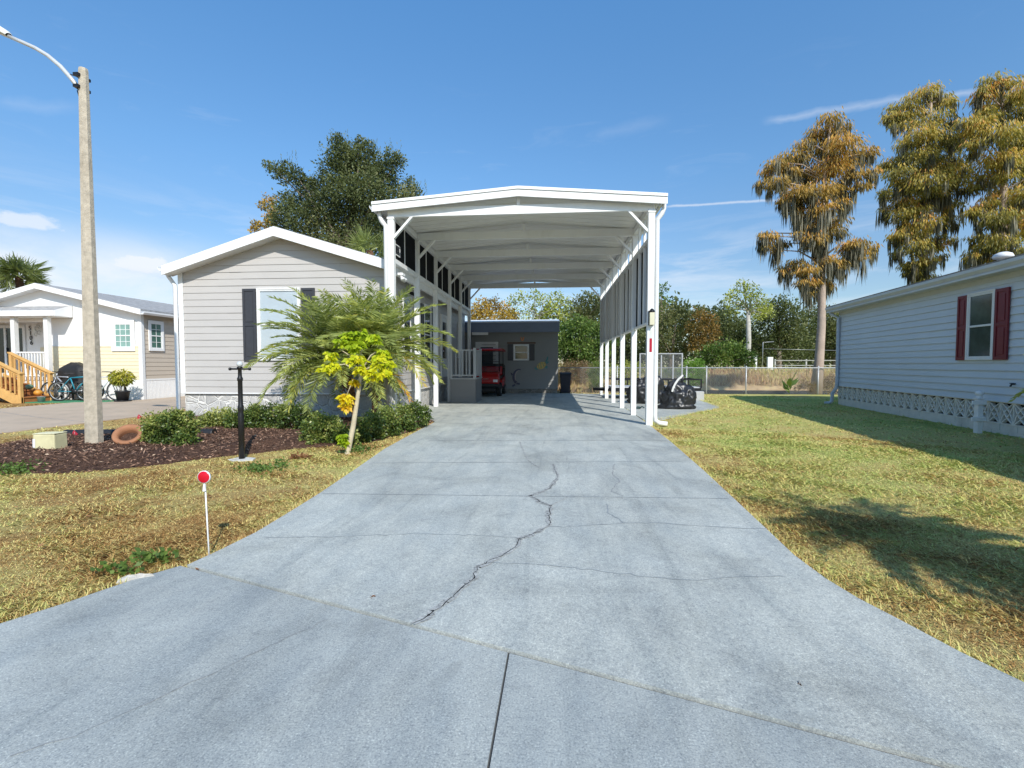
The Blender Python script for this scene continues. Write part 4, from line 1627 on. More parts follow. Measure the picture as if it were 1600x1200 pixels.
A0 = [at(u_, v_, 6.63) for u_, v_ in ((124, 139), (110, 121), (95, 104), (75, 87), (55, 75), (35, 66), (14, 57))]
b.tube([tuple(p) for p in A0], [.028, .03, .03, .029, .028, .027, .026], 10)
b.build('arm', alum, SL)
b = MB()
p1, p2 = at(109, 116, 6.63), at(125, 121, 6.63)
b.tube([tuple(p1), tuple(p2)], .008, 6)
for vv in (121, 139):
    p = at(126, vv, 6.63)
    b.box(p[0]-.02, p[0]+.06, 6.53, 6.73, p[2]-.02, p[2]+.02)
p = at(124, 152, 6.63)
b.tube([tuple(p), (p[0]-.03, p[1], p[2]+.1), tuple(at(123, 142, 6.63))], .007, 6)
b.build('bracket', blackm, SL)
e = Vector(A0[-1])
dv = Vector(at(0, 50, 6.63))-e
dv.normalize()
up_ = Vector((0, 1, 0)).cross(dv)
up_ = up_ if up_.z > 0 else -up_
b = MB()
rings = [(0, .05, .045), (.06, .10, .07), (.22, .15, .085), (.45, .16, .08), (.60, .12, .06), (.66, .03, .02)]
nR = 14
for (d, wy, hz) in rings:
    for q in range(nR):
        w = 2*math.pi*q/nR
        zz = math.sin(w)
        p = e+dv*d+Vector((0, 1, 0))*(wy*math.cos(w))+up_*(hz*(zz if zz > 0 else .35*zz))
        b.v.append(tuple(p))
for j in range(len(rings)-1):
    for q in range(nR):
        b.f.append((j*nR+q, j*nR+(q+1) % nR, (j+1)*nR+(q+1) % nR, (j+1)*nR+q))
        b.m.append(0)
        b.s.append(True)
hd = b.build('lamp_head', M('lamp_head_paint', (.66, .66, .62), .4, .06), SL)
b = MB()
b.lathe([(.12, 0), (.11, .05), (.07, .09), (0, .105)], tuple(e+dv*.36-up_*.03), 14, axis=tuple(-up_))
b.build('lens', M('lamp_lens', (.45, .42, .36), .15, .1), hd)

# ------------------------------------------------------------------ things in the planting bed
UB = thing('utility_box', (-7.15, 6.15, 0), 'weathered pale yellow green utility pedestal box in the mulch bed', 'utility box')
b = MB()
cs, sn = math.cos(R(8)), math.sin(R(8))
rx = lambda x, y: (-7.13+x*cs-y*sn, 6.15+x*sn+y*cs)
c8 = []
for z, k in ((-.03, 1.0), (.31, .96)):
    for (x, y) in ((-.15, -.11), (.15, -.11), (.15, .11), (-.15, .11)):
        c8.append((*rx(x*k, y*k), z))
b.hexa(c8)
b.build('body', M('pedestal_green', (.62, .57, .34), .7, .10, 9, bump=.15, dirt=(.30, .26, .14)), UB, bevel=.014)
b = MB()
c8 = [(*rx(x, y), z) for z in (.311, .325) for (x, y) in ((-.147, -.108), (.147, -.108), (.147, .108), (-.147, .108))]
b.hexa(c8)
b.build('lid', M('pedestal_lid', (.66, .62, .40), .7, .1, 9, dirt=(.30, .27, .16)), UB, bevel=.006)
b = MB()
b.poly([(*rx(-.142, -.1125), .13), (*rx(-.108, -.1125), .13), (*rx(-.108, -.1105), .25), (*rx(-.142, -.1105), .25)])
b.build('label', white_d, UB)
PT = thing('clay_pot', (-6.45, 6.75, .05), 'tilted terracotta pot ring lying in the mulch beside the concrete pole', 'pot')
b = MB()
b.lathe([(.112, -.07), (.15, -.07), (.165, .04), (.19, .055), (.195, .105), (.175, .118), (.125, .10), (.115, .04), (.112, -.07)], (-6.44, 6.70, .165), 40, axis=(.30, -.58, .72))
b.build('rim', terracotta, PT)
b = MB()
b.lathe([(0, .0), (.113, .0)], (-6.44, 6.70, .165), 24, axis=(.30, -.58, .72))
b.build('soil', mulch_m, PT)
BP = thing('edging_pipe', (-7.2, 7.9, 0), 'black corrugated edging pipe along the back of the mulch bed', 'pipe')
b = MB()
pts = [(-8.3, 7.40), (-7.8, 7.48), (-7.3, 7.56), (-6.8, 7.63), (-6.3, 7.68), (-5.8, 7.72)]
dense = []
for (x, y), (x2, y2) in zip(pts[:-1], pts[1:]):
    for k in range(16):
        dense.append((x+(x2-x)*k/16, y+(y2-y)*k/16, .10))
b.tube(dense, [.075+.008*(k % 2) for k in range(len(dense))], 10)
b.build('pipe', blackp, BP)
for (u_, v_, yy, lab) in ((116, 690, 7.3, 'small red marker flag in the mulch left of the concrete pole'), (217, 661, 8.3, 'small red marker flag in the grass left of the round shrub')):
    p = gnd(u_, v_)
    F_ = thing('marker_flag', (p[0], p[1], 0), lab, 'flag', 'red utility marker flags')
    b = MB()
    b.tube([(p[0], p[1], 0), (p[0]+.02, p[1], .20)], .004, 5)
    b.build('stake', steel, F_)
    b = MB()
    b.poly([(p[0]+.01, p[1]-.004, .20), (p[0]+.05, p[1]-.03, .19), (p[0]+.09, p[1]-.01, .13), (p[0]+.03, p[1]-.004, .10)])
    b.poly([(p[0]+.01, p[1]-.004, .20), (p[0]-.04, p[1]+.01, .15), (p[0]-.03, p[1]-.01, .09), (p[0]+.02, p[1]-.004, .10)])
    b.build('flag', M('red_flag', (.45, .03, .05), .6, .2), F_)

LP = thing('yard_post', (-4.21, 6.08, 0), 'slim black yard lamp post with a crossbar, a clear ball on top and no lantern', 'post')
x, y = -4.205, 6.08
b = MB()
b.lathe([(.0, .0), (.038, 0), (.038, .62), (.034, .64), (.034, .68), (.039, .70), (.039, .74), (.031, .76), (.029, 1.08), (.036, 1.09), (.036, 1.12), (.026, 1.14), (.023, 1.25), (.035, 1.255), (.035, 1.275), (0, 1.275)], (x, y, -.01), 16)
b.build('shaft', blackm, LP)
b = MB()
b.tube([(x-.14, y, 1.235), (x+.14, y, 1.235)], .013, 10)
for s in (-1, 1):
    b.lathe([(0, -.012), (.02, -.01), (.02, .01), (0, .012)], (x+s*.14, y, 1.235), 10, axis=(1, 0, 0))
b.build('crossbar', blackm, LP)
b = MB()
b.lathe([(.02*math.sin(t)*2, -.04*math.cos(t)) for t in np.linspace(.05, math.pi-.01, 9)], (x, y, 1.30), 14)
b.build('ball', M('clear_ball', (.50, .52, .52), .1, .1), LP)
b = MB()
pts = ell(x+.02, y-.02, .17, .12, 18)
pts = [(a*1+random.uniform(-.02, .02), c+random.uniform(-.015, .015)) for a, c in pts]
b.extrude([(a, c, -.02) for a, c in pts], (0, 0, .035))
b.build('footing', M('footing_concrete', (.55, .54, .50), .9, .15, 20, bump=.4), LP)

RM = thing('driveway_reflector', (-2.3, 2.93, 0), 'round red reflector on a thin white stake at the driveway edge', 'reflector')
b = MB()
b.tube([(-2.272, 2.93, -.05), (-2.308, 2.955, .50)], .0048, 8)
b.lathe([(.012, 0), (.005, .05)], (-2.306, 2.945, .455), 8)
b.build('stake', white_d, RM)
b = MB()
b.lathe([(0, .008), (.042, .008), (.042, -.004), (0, -.004)], (-2.309, 2.952, .548), 28, axis=(.1, -1, .02))
rf = b.build('disc', white_d, RM)
b = MB()
b.lathe([(0, .013), (.034, .012), (.0385, .0085)], (-2.309, 2.952, .548), 28, axis=(.1, -1, .02))
b.build('red_lens', M('red_reflector', (.55, .005, .02), .25, .1), RM)
RK = thing('stone', (-2.48, 2.57, 0), 'broken white stone half sunk at the left driveway edge', 'stone')
b = MB()
nL = 14
for j, (rr, zz) in enumerate(((1.05, -.02), (1, .02), (.85, .042), (.45, .052), (.02, .05))):
    for q in range(nL):
        w = 2*math.pi*q/nL
        j1 = 1+.16*math.sin(3*w+1)+.1*math.sin(5*w+j)
        b.v.append((-2.475+.078*rr*j1*math.cos(w)+.012*math.sin(w), 2.575+.03*rr*j1*math.sin(w)+.04*math.cos(w)*rr, zz*.85+.006*math.sin(4*w+j)))
for j in range(4):
    for q in range(nL):
        b.f.append((j*nL+q, j*nL+(q+1) % nL, (j+1)*nL+(q+1) % nL, (j+1)*nL+q))
        b.m.append(0)
        b.s.append(False)
b.build('rock', M('white_stone', (.46, .44, .40), .9, .18, 25, bump=.6), RK)

# ------------------------------------------------------------------ golf cart
GC = thing('golf_cart', (-2.75, 19.3, 0), 'red golf cart with a red roof parked beside the landing in front of the shed', 'golf cart')
gx0, gy0 = -2.58, 18.30


def gc(x, y, z):
    return (gx0+x, gy0+y, z)


def gext(b, poly, w0, w1, m=0):
    b.extrude([gc(w0, y, z) for y, z in poly], (w1-w0, 0, 0), m)


b = MB()
gext(b, [(.0, .48), (-.04, .60), (.02, .80), (.20, .93), (.55, 1.0), (.62, .98), (.62, .5), (.5, .44)], -.52, .52)
b.build('front_cowl', redcart, GC, bevel=.035)
b = MB()
b.box(*[v for p in zip(gc(-.55, .5, 0)[:2], gc(.55, 2.1, 0)[:2]) for v in p], .28, .36)
b.build('floor', blackp, GC)
b = MB()
gext(b, [(1.05, .34), (1.02, .66), (1.55, .70), (1.62, .34)], -.56, .56)
gext(b, [(1.56, .40), (1.56, .78), (2.25, .80), (2.28, .55), (2.1, .42)], -.57, .57)
b.build('rear_body', redcart, GC, bevel=.03)
for k, (ya, yb, z) in enumerate(((1.0, 1.5, .71), (1.75, 2.15, .82))):
    b = MB()
    gext(b, [(ya, z), (ya, z+.10), (yb, z+.12), (yb, z)], -.52, .52)
    st = b.build('seat', blackp, GC, bevel=.03)
    b = MB()
    gext(b, [(yb+.01, z+.15), (yb+.07, z+.50), (yb+.13, z+.50), (yb+.10, z+.12)], -.5, .5)
    b.build('backrest', redcart if k == 0 else blackp, st, bevel=.025)
b = MB()
gext(b, [(.25, 1.83), (.22, 1.87), (.3, 1.92), (1.2, 1.95), (2.2, 1.91), (2.3, 1.87), (2.28, 1.83)], -.58, .58)
b.build('roof', redcart, GC, bevel=.025)
b = MB()
for s in (-1, 1):
    b.tube([gc(s*.50, .55, .98), gc(s*.51, .42, 1.40), gc(s*.51, .34, 1.84)], .018, 8)
    b.tube([gc(s*.52, 1.62, .75), gc(s*.53, 1.66, 1.3), gc(s*.53, 1.60, 1.84)], .018, 8)
    b.tube([gc(s*.54, 2.2, .8), gc(s*.54, 2.25, 1.25), gc(s*.54, 2.0, 1.25)], .015, 8)
    b.tube([gc(s*.56, 1.1, .70), gc(s*.57, 1.1, .86), gc(s*.57, 1.5, .86), gc(s*.56, 1.5, .72)], .013, 8)
b.build('roof_strut', blackm, GC)
b = MB()
b.poly([gc(-.49, .54, 1.0), gc(.49, .54, 1.0), gc(.50, .35, 1.82), gc(-.50, .35, 1.82)])
ws = b.build('windshield', glass, GC)
b = MB()
b.tube([gc(-.50, .435, 1.40), gc(.50, .435, 1.40)], .014, 6)
b.tube([gc(-.50, .55, 1.0), gc(.50, .55, 1.0)], .012, 6)
b.build('windshield_bar', blackm, ws)
b = MB()
gext(b, [(-.03, .36), (-.07, .44), (-.04, .54), (.02, .55), (.05, .36)], -.54, .54)
b.box(*[v for p in zip(gc(-.4, .0, 0)[:2], gc(.4, .3, 0)[:2]) for v in p], .22, .42)
b.build('bumper', blackp, GC, bevel=.02)
for s in (-1, 1):
    b = MB()
    gext(b, [(-.045, .60), (-.02, .70), (.03, .71), (.03, .60)], s*.40-.09, s*.40+.09)
    b.build('headlight', M('headlight', (.75, .75, .72), .12, .05), GC, bevel=.012)
for yy in (.42, 2.0):
    for s in (-1, 1):
        c = gc(s*.50, yy, .25)
        b = MB()
        b.lathe([(.13, -.09), (.21, -.09), (.245, -.065), (.25, 0), (.245, .065), (.21, .09), (.13, .09)], c, 22, axis=(s, 0, 0))
        wh = b.build('wheel', rubber, GC)
        b = MB()
        b.lathe([(0, .05), (.05, .075), (.06, .07), (.10, .05), (.13, .085), (.135, .085), (.135, -.08), (0, -.08)], c, 18, axis=(s, 0, 0))
        b.build('rim', steel, wh)
for s in (-1, 1):
    b = MB()
    arc = [(.42+.30*math.cos(t), .25+.32*math.sin(t)) for t in np.linspace(R(15), R(165), 9)]
    arc2 = [(.42+.27*math.cos(t), .25+.29*math.sin(t)) for t in np.linspace(R(165), R(15), 9)]
    gext(b, arc+arc2, s*.51-.09, s*.51+.09)
    b.build('fender', blackp, GC)
b = MB()
b.tube([gc(-.25+.16*math.cos(t), .82+.06*math.sin(t), 1.05+.14*math.sin(t)) for t in np.linspace(0, 2*math.pi, 17)], .013, 7, caps=False)
b.tube([gc(-.25, .82, 1.05), gc(-.25, .6, .85)], .018, 7)
b.build('steering_wheel', blackp, GC)
b = MB()
b.tube([gc(.52, .48, 1.12), gc(.62, .46, 1.14)], .008, 6)
b.lathe([(0, -.012), (.06, -.012), (.06, .012), (0, .012)], gc(.68, .46, 1.15), 12, axis=(0, 1, .1))
b.build('mirror', blackp, GC)
# lettering strokes on the nose
b = MB()
for k, xx in enumerate((-.10, -.04, .02, .08)):
    b.tube([gc(xx, -.045, .70), gc(xx+.03, -.035, .75), gc(xx+.05, -.045, .71)], .006, 5)
b.build('nose_badge', M('silver_badge', (.55, .5, .5), .3), GC)

# ------------------------------------------------------------------ wheelie bin
WB = thing('wheelie_bin', (.62, 21.0, 0), 'dark navy wheelie bin at the right end of the grey shed', 'bin')
b = MB()
bx, by = .60, 20.95
b.hexa([(bx-.19, by-.2, .04), (bx+.19, by-.2, .04), (bx+.19, by+.24, .04), (bx-.19, by+.24, .04), (bx-.24, by-.27, .84), (bx+.24, by-.27, .84), (bx+.24, by+.27, .84), (bx-.24, by+.27, .84)])
b.build('body', M('navy_plastic', (.012, .016, .03), .45, .15, 6), WB, bevel=.02)
b = MB()
b.extrude([(bx-.26, by-.30, .841), (bx-.26, by-.29, .90), (bx-.26, by+.1, .94), (bx-.26, by+.3, .92), (bx-.26, by+.3, .841)], (.52, 0, 0))
b.build('lid', MATS['navy_plastic'], WB, bevel=.015)
for s in (-1, 1):
    b = MB()
    b.lathe([(0, -.03), (.09, -.03), (.1, 0), (.09, .03), (0, .03)], (bx+s*.2, by+.27, .10), 14, axis=(1, 0, 0))
    b.build('wheel', rubber, WB)
b = MB()
b.tube([(bx-.2, by+.32, .88), (bx+.2, by+.32, .88)], .015, 8)
b.build('handle', MATS['navy_plastic'], WB)


# ------------------------------------------------------------------ covered motorcycles and trailer
def crumple(name, cx, cy, rx, ry, rz, seed, m, parent, lumps=()):
    """gathered tarpaulin: an icosphere pushed about by ridged noise"""
    import bmesh
    from mathutils import noise as mn
    bm = bmesh.new()
    bmesh.ops.create_icosphere(bm, subdivisions=5, radius=1)
    o_ = Vector((seed*3.1, seed*1.7, seed))
    for v in bm.verts:
        n = v.co.normalized()
        r1 = 1-abs(mn.noise(n*2.3+o_))*1.4
        r2 = 1-abs(mn.noise(n*5.1+o_*2))*1.5
        r3 = mn.noise(n*1.3+o_*3)
        k = .82+.20*r1+.09*r2+.16*r3
        p = Vector((n.x*rx*k, n.y*ry*k, n.z*rz*k))
        for (lx, ly, lz, lr, la) in lumps:
            d = (Vector((n.x*rx, n.y*ry, n.z*rz))-Vector((lx, ly, lz))).length
            p += Vector((lx, ly, lz)).normalized()*la*math.exp(-(d/lr)**2)
        if p.z < -.4*rz:
            p.x *= 1.12
            p.y *= 1.12
        p.z = max(p.z, -.62*rz)
        v.co = p+Vector((cx, cy, .62*rz+.03))
    me = bpy.data.meshes.new(name)
    bm.to_mesh(me)
    bm.free()
    off = world_loc(parent)
    me.transform(Matrix.Translation(-off))
    me.materials.append(m)
    for p in me.polygons:
        p.use_smooth = True
    o = bpy.data.objects.new(name, me)
    COL.objects.link(o)
    o.parent = parent
    return o


tarp_m = M('black_tarpaulin', (.016, .016, .017), .38, .35, 6, spec=.6, bump=.35, bscale=9)
T1 = thing('covered_motorcycle', (3.62, 13.95, 0), 'motorcycle bundled in crumpled black tarp with a grey strap near the pad edge', 'motorcycle')
crumple('cover', 3.66, 13.98, .46, .34, .43, 4, tarp_m, T1, [(-.2, 0, .35, .22, .12), (.2, 0, .3, .2, .05), (-.42, -.1, -.25, .2, .20)])
b = MB()
prev = None
for (x, y, z) in ((3.40, 13.72, .52), (3.43, 13.74, .62), (3.50, 13.80, .74), (3.60, 13.88, .86), (3.72, 13.95, .95), (3.76, 13.98, .99)):
    if prev:
        b.beam(prev, (x, y, z), .055, .012, (.3, -1, .3))
    prev = (x, y, z)
b.build('strap', M('grey_strap', (.52, .52, .50), .7), T1)
b = MB()
b.tube([(3.70, 13.98, .70), (3.75, 13.98, .86), (3.80, 13.98, .99)], [.05, .035, .02], 10)
b.build('mirror_hump', tarp_m, T1)
T2 = thing('covered_motorcycle', (2.95, 15.7, 0), 'motorcycle under a smooth black cover behind the right hand carport posts', 'motorcycle')
crumple('cover', 3.05, 15.75, .52, .32, .50, 9, tarp_m, T2, [(.3, 0, .35, .3, .18)])
b = MB()
ring = [(2.75+.22*math.cos(t), 15.6, .25+.22*math.sin(t)) for t in np.linspace(0, 2*math.pi, 25)]
b.tube(ring, .055, 8, caps=False)
b.build('wheel', rubber, T2)
TR = thing('utility_trailer', (4.0, 18.0, 0), 'flat utility trailer with black side rails and an upright mesh ramp gate', 'trailer')
b = MB()
b.box(2.2, 5.35, 17.55, 19.1, .40, .47)
b.build('bed', M('trailer_bed', (.52, .53, .53), .6, .1, 5), TR)
b = MB()
b.box(2.2, 5.35, 17.50, 17.549, .30, .44)
b.box(2.2, 5.35, 19.101, 19.15, .30, .44)
for yy in (17.53, 19.12):
    b.beam((2.2, yy, .74), (5.38, yy, .74), .045, .045)
    for xx in (2.22, 3.0, 4.2, 5.36):
        b.box(xx-.022, xx+.022, yy-.022, yy+.022, .44, .74)
b.beam((5.36, 17.53, .74), (5.36, 19.12, .74), .045, .045)
for (a, c) in (((2.2, 17.6, .35), (1.6, 18.3, .35)), ((2.2, 19.0, .35), (1.6, 18.35, .35))):
    b.beam(a, c, .06, .09)
b.build('frame', blackm, TR)
for yy in (17.42, 19.24):
    c = (3.7, yy, .30)
    b = MB()
    b.lathe([(.16, -.09), (.26, -.09), (.30, -.06), (.305, 0), (.30, .06), (.26, .09), (.16, .09)], c, 22, axis=(0, -1, 0))
    wh = b.build('wheel', rubber, TR)
    b = MB()
    b.lathe([(0, .04), (.05, .06), (.15, .05), (.165, .085), (.165, -.08), (0, -.08)], c, 16, axis=(0, -1, 0))
    b.build('rim', steel, wh)
    b = MB()
    b.extrude([(3.7+r*math.cos(t), yy-.11, .30+r*.95*math.sin(t)) for r, rng in ((.40, np.linspace(R(10), R(170), 9)), (.375, np.linspace(R(170), R(10), 9))) for t in rng], (0, .22, 0))
    b.build('fender', blackm, TR)
def mesh_wires(b, p, q, z0, z1, pitch, wd):
    """diagonal wires both ways across an upright panel from p to q"""
    p, q = Vector((*p, 0)), Vector((*q, 0))
    L_ = (q-p).length
    a = (q-p)/L_
    H_ = z1-z0
    n_ = a.cross(Vector((0, 0, 1)))
    for s in (1, -1):
        c = -H_
        while c < L_:
            pts = []
            u0, u1 = c, c+H_
            t0, t1 = max(0, -u0), min(H_, L_-u0)
            if t1-t0 > .01:
                za, zb = (z0+t0, z0+t1) if s > 0 else (z1-t0, z1-t1)
                A_, B_ = p+a*(u0+t0), p+a*(u0+t1)
                A_.z, B_.z = za, zb
                o = n_*(.002*s)
                w_ = Vector((0, 0, 1))*wd*.7
                b.poly([A_-w_+o, B_-w_+o, B_+w_+o, A_+w_+o])
            c += pitch*1.414


b = MB()
for (x, z0, z1) in ((3.22, .47, 1.66), (4.72, .47, 1.66), (3.98, .47, 1.63), (4.40, .47, 1.63)):
    b.box(x-.022, x+.022, 17.66, 17.70, z0, z1)
b.box(3.198, 4.742, 17.66, 17.70, 1.661, 1.70)
b.box(3.242, 4.698, 17.665, 17.695, .48, .51)
gt = b.build('ramp_gate', M('grey_gate_steel', (.40, .41, .42), .5, .1, 6, metal=.3), TR)
b = MB()
mesh_wires(b, (3.24, 17.685), (4.70, 17.685), .5, 1.65, .035, .006)
b.build('gate_mesh', M('gate_mesh', (.16, .165, .17), .6), gt)
BX = thing('storage_box', (5.2, 17.3, 0), 'pale grey block standing under the right end of the trailer', 'block')
b = MB()
b.box(5.06, 5.34, 17.1, 17.38, .0, .34)
b.build('block', M('pale_block', (.45, .45, .44), .8, .1, 8, bump=.2), BX, bevel=.012)
BT = thing('hose_tap', (2.45, 13.6, 0), 'small dark green tap coil on the pad beside the carport posts', 'tap')
b = MB()
b.tube([(2.42+.09*math.cos(t), 13.7+.06*math.sin(t), .04+.003*t) for t in np.linspace(0, 14, 40)], .014, 6)
b.tube([(2.5, 13.7, .05), (2.56, 13.66, .10), (2.62, 13.66, .06)], .02, 6)
b.build('coil', M('dark_green_hose', (.02, .05, .05), .4), BT)

# ------------------------------------------------------------------ fences
CF = thing('chain_link_fence', (12, 21.35, 0), 'low galvanised chain link fence along the back of the lawn', 'fence')
galv = M('galvanised_fence', (.44, .45, .45), .45, .12, 7, metal=.3)
fx = [-.2+.0, 2.9, 5.9, 6.75, 8.42, 11.4, 14.4, 17.4, 20.4]
for xx in fx:
    b = MB()
    b.tube([(xx, 21.35, -.2), (xx, 21.35, 1.17)], .03, 8)
    b.lathe([(.034, 0), (.034, .03), (.015, .06), (0, .065)], (xx, 21.35, 1.165), 8)
    b.build('post', galv, CF)
b = MB()
b.tube([(fx[0], 21.35, 1.14), (fx[-1], 21.35, 1.14)], .022, 8)
b.build('top_rail', galv, CF)
b = MB()
mesh_wires(b, (fx[0], 21.32), (fx[-1], 21.32), .02, 1.13, .075, .0042)
b.build('wire_mesh', galv, CF)
RF = thing('rail_fence', (26, 40, .85), 'distant pale rail fence across the field beside the tree line', 'fence')
for k in range(9):
    b = MB()
    xx = 18.0+k*2.4
    b.box(xx-.05, xx+.05, 39.94, 40.04, .8, 1.7)
    b.build('post', M('grey_field_post', (.42, .42, .40), .7), RF)
b = MB()
for z in (1.2, 1.6):
    b.beam((18.0, 39.9, z), (37.2, 39.9, z), .04, .06)
b.build('rail', M('grey_rail', (.34, .34, .32), .7), RF)
GP = thing('gate_post', (15.9, 38.5, .85), 'white utility gate post standing in the field left of the cypress trunk', 'post')
b = MB()
b.box(15.75, 15.95, 38.4, 38.6, .8, 1.95)
b.box(16.75, 17.15, 38.4, 38.6, .8, 1.85)
b.build('cabinet', white_d, GP, bevel=.02)
b = MB()
b.tube([(16.4, 38.5, .8), (16.4, 38.5, 3.0), (17.2, 38.5, 3.05)], .03, 6)
b.tube([(16.4, 38.5, 2.5), (22, 38.5, 2.35)], .015, 5)
b.build('pipe', steel, GP)

# ------------------------------------------------------------------ vegetation
def rays_scale(u, v, y):
    """metres per photo pixel at that place"""
    p = at(u, v, y)
    return float((p-np.array([0, 0, CAMH])) @ FWD)/FPX


def canopy(blobs, depth, leaf, od=2.0, aspect=.55, droop=.0, jit=.6, squash=1.0, zmin=None, hang=False, grow=1.0):
    """blobs (u, v, radius in photo pixels) -> leaf arrays at world depth; leaf = leaf length in metres"""
    Vs, Ts, cs = [], [], []
    for bl in blobs:
        u, v, r = bl[:3]
        y0 = depth(u) if callable(depth) else depth
        s = rays_scale(u, v, y0)
        R_ = r*s*grow
        y = y0 + random.uniform(-jit, jit)*R_*1.6
        c = at(u, v, y)
        k = y/y0
        R_ *= k
        n = int(1.7*od*math.pi*R_*R_/(leaf*leaf*aspect*.5))
        n = max(n, 12)
        d = rdir(n)
        rad = RNG.uniform(0, 1, n)**.42*(1+RNG.normal(0, .13, n))
        # uneven outline: push the surface in and out by direction
        ph = RNG.uniform(0, 6.28, 3)
        lump = 1+.22*np.sin(d[:, 0]*4+ph[0])*np.sin(d[:, 2]*5+ph[1])+.15*np.sin(d[:, 1]*7+ph[2])
        P = c + d*(rad*lump*R_)[:, None]*np.array([1, 1, squash])
        A = unit(d*(.9-droop*.6)+rdir(n)*.9+np.array([0, 0, -1])*droop*1.8)
        if zmin is not None:
            P[:, 2] = np.maximum(P[:, 2], zmin+RNG.uniform(0, .06, n))
        L = leaf*RNG.uniform(.6, 1.35, n)
        Vs.append(leaves(P, A, L, L*aspect, .08))
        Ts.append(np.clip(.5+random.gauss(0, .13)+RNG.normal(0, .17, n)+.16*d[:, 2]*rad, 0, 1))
        cs.append((c, R_))
    return np.concatenate(Vs), np.concatenate(Ts), cs


def limbs(b, base, fork, cs, r0, share=1.0, rmin=.02, bend=.25):
    base, fork = np.array(base, float), np.array(fork, float)
    mid = (base+fork)/2+np.array([random.uniform(-.05, .05), random.uniform(-.05, .05), 0])*np.linalg.norm(fork-base)*.4
    b.tube([tuple(base-np.array([0, 0, .2])), tuple(base+np.array([0, 0, .02])), tuple(mid), tuple(fork)], [r0*1.45, r0*1.2, r0*.95, r0*.8], 10)
    for c, R_ in cs:
        if random.random() > share:
            continue
        c = np.array(c)
        L = np.linalg.norm(c-fork)
        m1 = fork+(c-fork)*.35+np.array([random.uniform(-1, 1), random.uniform(-1, 1), random.uniform(.2, 1)])*L*bend*.35
        m2 = fork+(c-fork)*.72+np.array([random.uniform(-1, 1), random.uniform(-1, 1), random.uniform(-.2, .8)])*L*bend*.25
        e = c+(c-fork)/max(L, .1)*R_*.5
        rr = max(r0*.42*(1-.4*random.random()), rmin)
        b.tube([tuple(fork), tuple(m1), tuple(m2), tuple(e)], [rr, rr*.8, rr*.5, rmin*.5], 6)


def tree(name, label, group, blobs, depth, leaf, mat, base=None, fork=None, r0=.12, od=1.6, barkm=None, share=.8, cat='tree', aspect=.55, droop=0.0, part='crown', trunk=True, extra=None, **kw):
    V, T, cs = canopy(blobs, depth, leaf, od, aspect, droop, **kw)
    if extra is not None:
        V, T = np.concatenate([V, extra[0]]), np.concatenate([T, extra[1]])
    c = np.mean([q[0] for q in cs], axis=0)
    if base is None:
        base = (c[0], c[1], float(ground_z(c[0], c[1])))
    t = thing(name, tuple(map(float, base)), label, cat, group)
    if trunk:
        b = MB()
        if fork is None:
            zlo = min(q[0][2]-q[1]*.5 for q in cs)
            fork = (base[0]*.6+c[0]*.4, base[1]*.6+c[1]*.4, max(base[2]+.2, (zlo*.6+c[2]*.4)))
        limbs(b, base, fork, cs, r0, share)
        b.build('trunk', barkm or bark, t)
    npmesh(part, V, 4, mat, t, T)
    return t


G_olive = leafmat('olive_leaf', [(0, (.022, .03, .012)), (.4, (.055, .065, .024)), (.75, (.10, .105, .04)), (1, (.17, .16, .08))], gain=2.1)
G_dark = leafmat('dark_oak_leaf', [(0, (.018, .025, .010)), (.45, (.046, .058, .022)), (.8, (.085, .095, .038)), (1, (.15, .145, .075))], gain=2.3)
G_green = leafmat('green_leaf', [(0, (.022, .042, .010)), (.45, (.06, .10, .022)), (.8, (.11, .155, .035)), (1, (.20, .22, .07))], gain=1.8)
G_hedge = leafmat('hedge_leaf', [(0, (.016, .03, .008)), (.42, (.05, .085, .018)), (.72, (.13, .16, .035)), (1, (.30, .30, .09))], .3, .38, .5, gain=1.65)
G_bright = leafmat('bright_leaf', [(0, (.04, .085, .015)), (.5, (.10, .19, .03)), (1, (.20, .29, .06))], gain=1.6)
G_gold = leafmat('golden_leaf', [(0, (.10, .065, .015)), (.4, (.24, .17, .03)), (.7, (.34, .23, .045)), (1, (.36, .17, .04))], gain=1.6)
G_orange = leafmat('orange_leaf', [(0, (.05, .048, .016)), (.35, (.12, .10, .03)), (.65, (.22, .14, .04)), (1, (.30, .17, .05))], gain=1.25)
G_yelgrn = leafmat('yellow_green_leaf', [(0, (.07, .085, .02)), (.5, (.20, .23, .05)), (1, (.36, .37, .10))], gain=1.6)
G_brown = leafmat('brown_weed', [(0, (.07, .045, .03)), (.5, (.18, .125, .075)), (1, (.28, .23, .11))], gain=1.6)
G_cyp = leafmat('cypress_leaf', [(0, (.04, .036, .015)), (.25, (.115, .09, .028)), (.5, (.27, .18, .045)), (.75, (.38, .23, .055)), (1, (.40, .18, .055))], .4, gain=1.75)
G_cyp2 = leafmat('cypress_leaf_green', [(0, (.04, .042, .015)), (.3, (.115, .11, .03)), (.6, (.275, .225, .05)), (.85, (.37, .245, .055)), (1, (.40, .19, .06))], .4, gain=1.75)
G_moss = leafmat('spanish_moss', [(0, (.035, .034, .024)), (.5, (.095, .09, .062)), (1, (.20, .185, .14))], .25, .9, .1, gain=1.6)
bark_w = M('white_bark', (.42, .40, .36), .9, .25, 6)

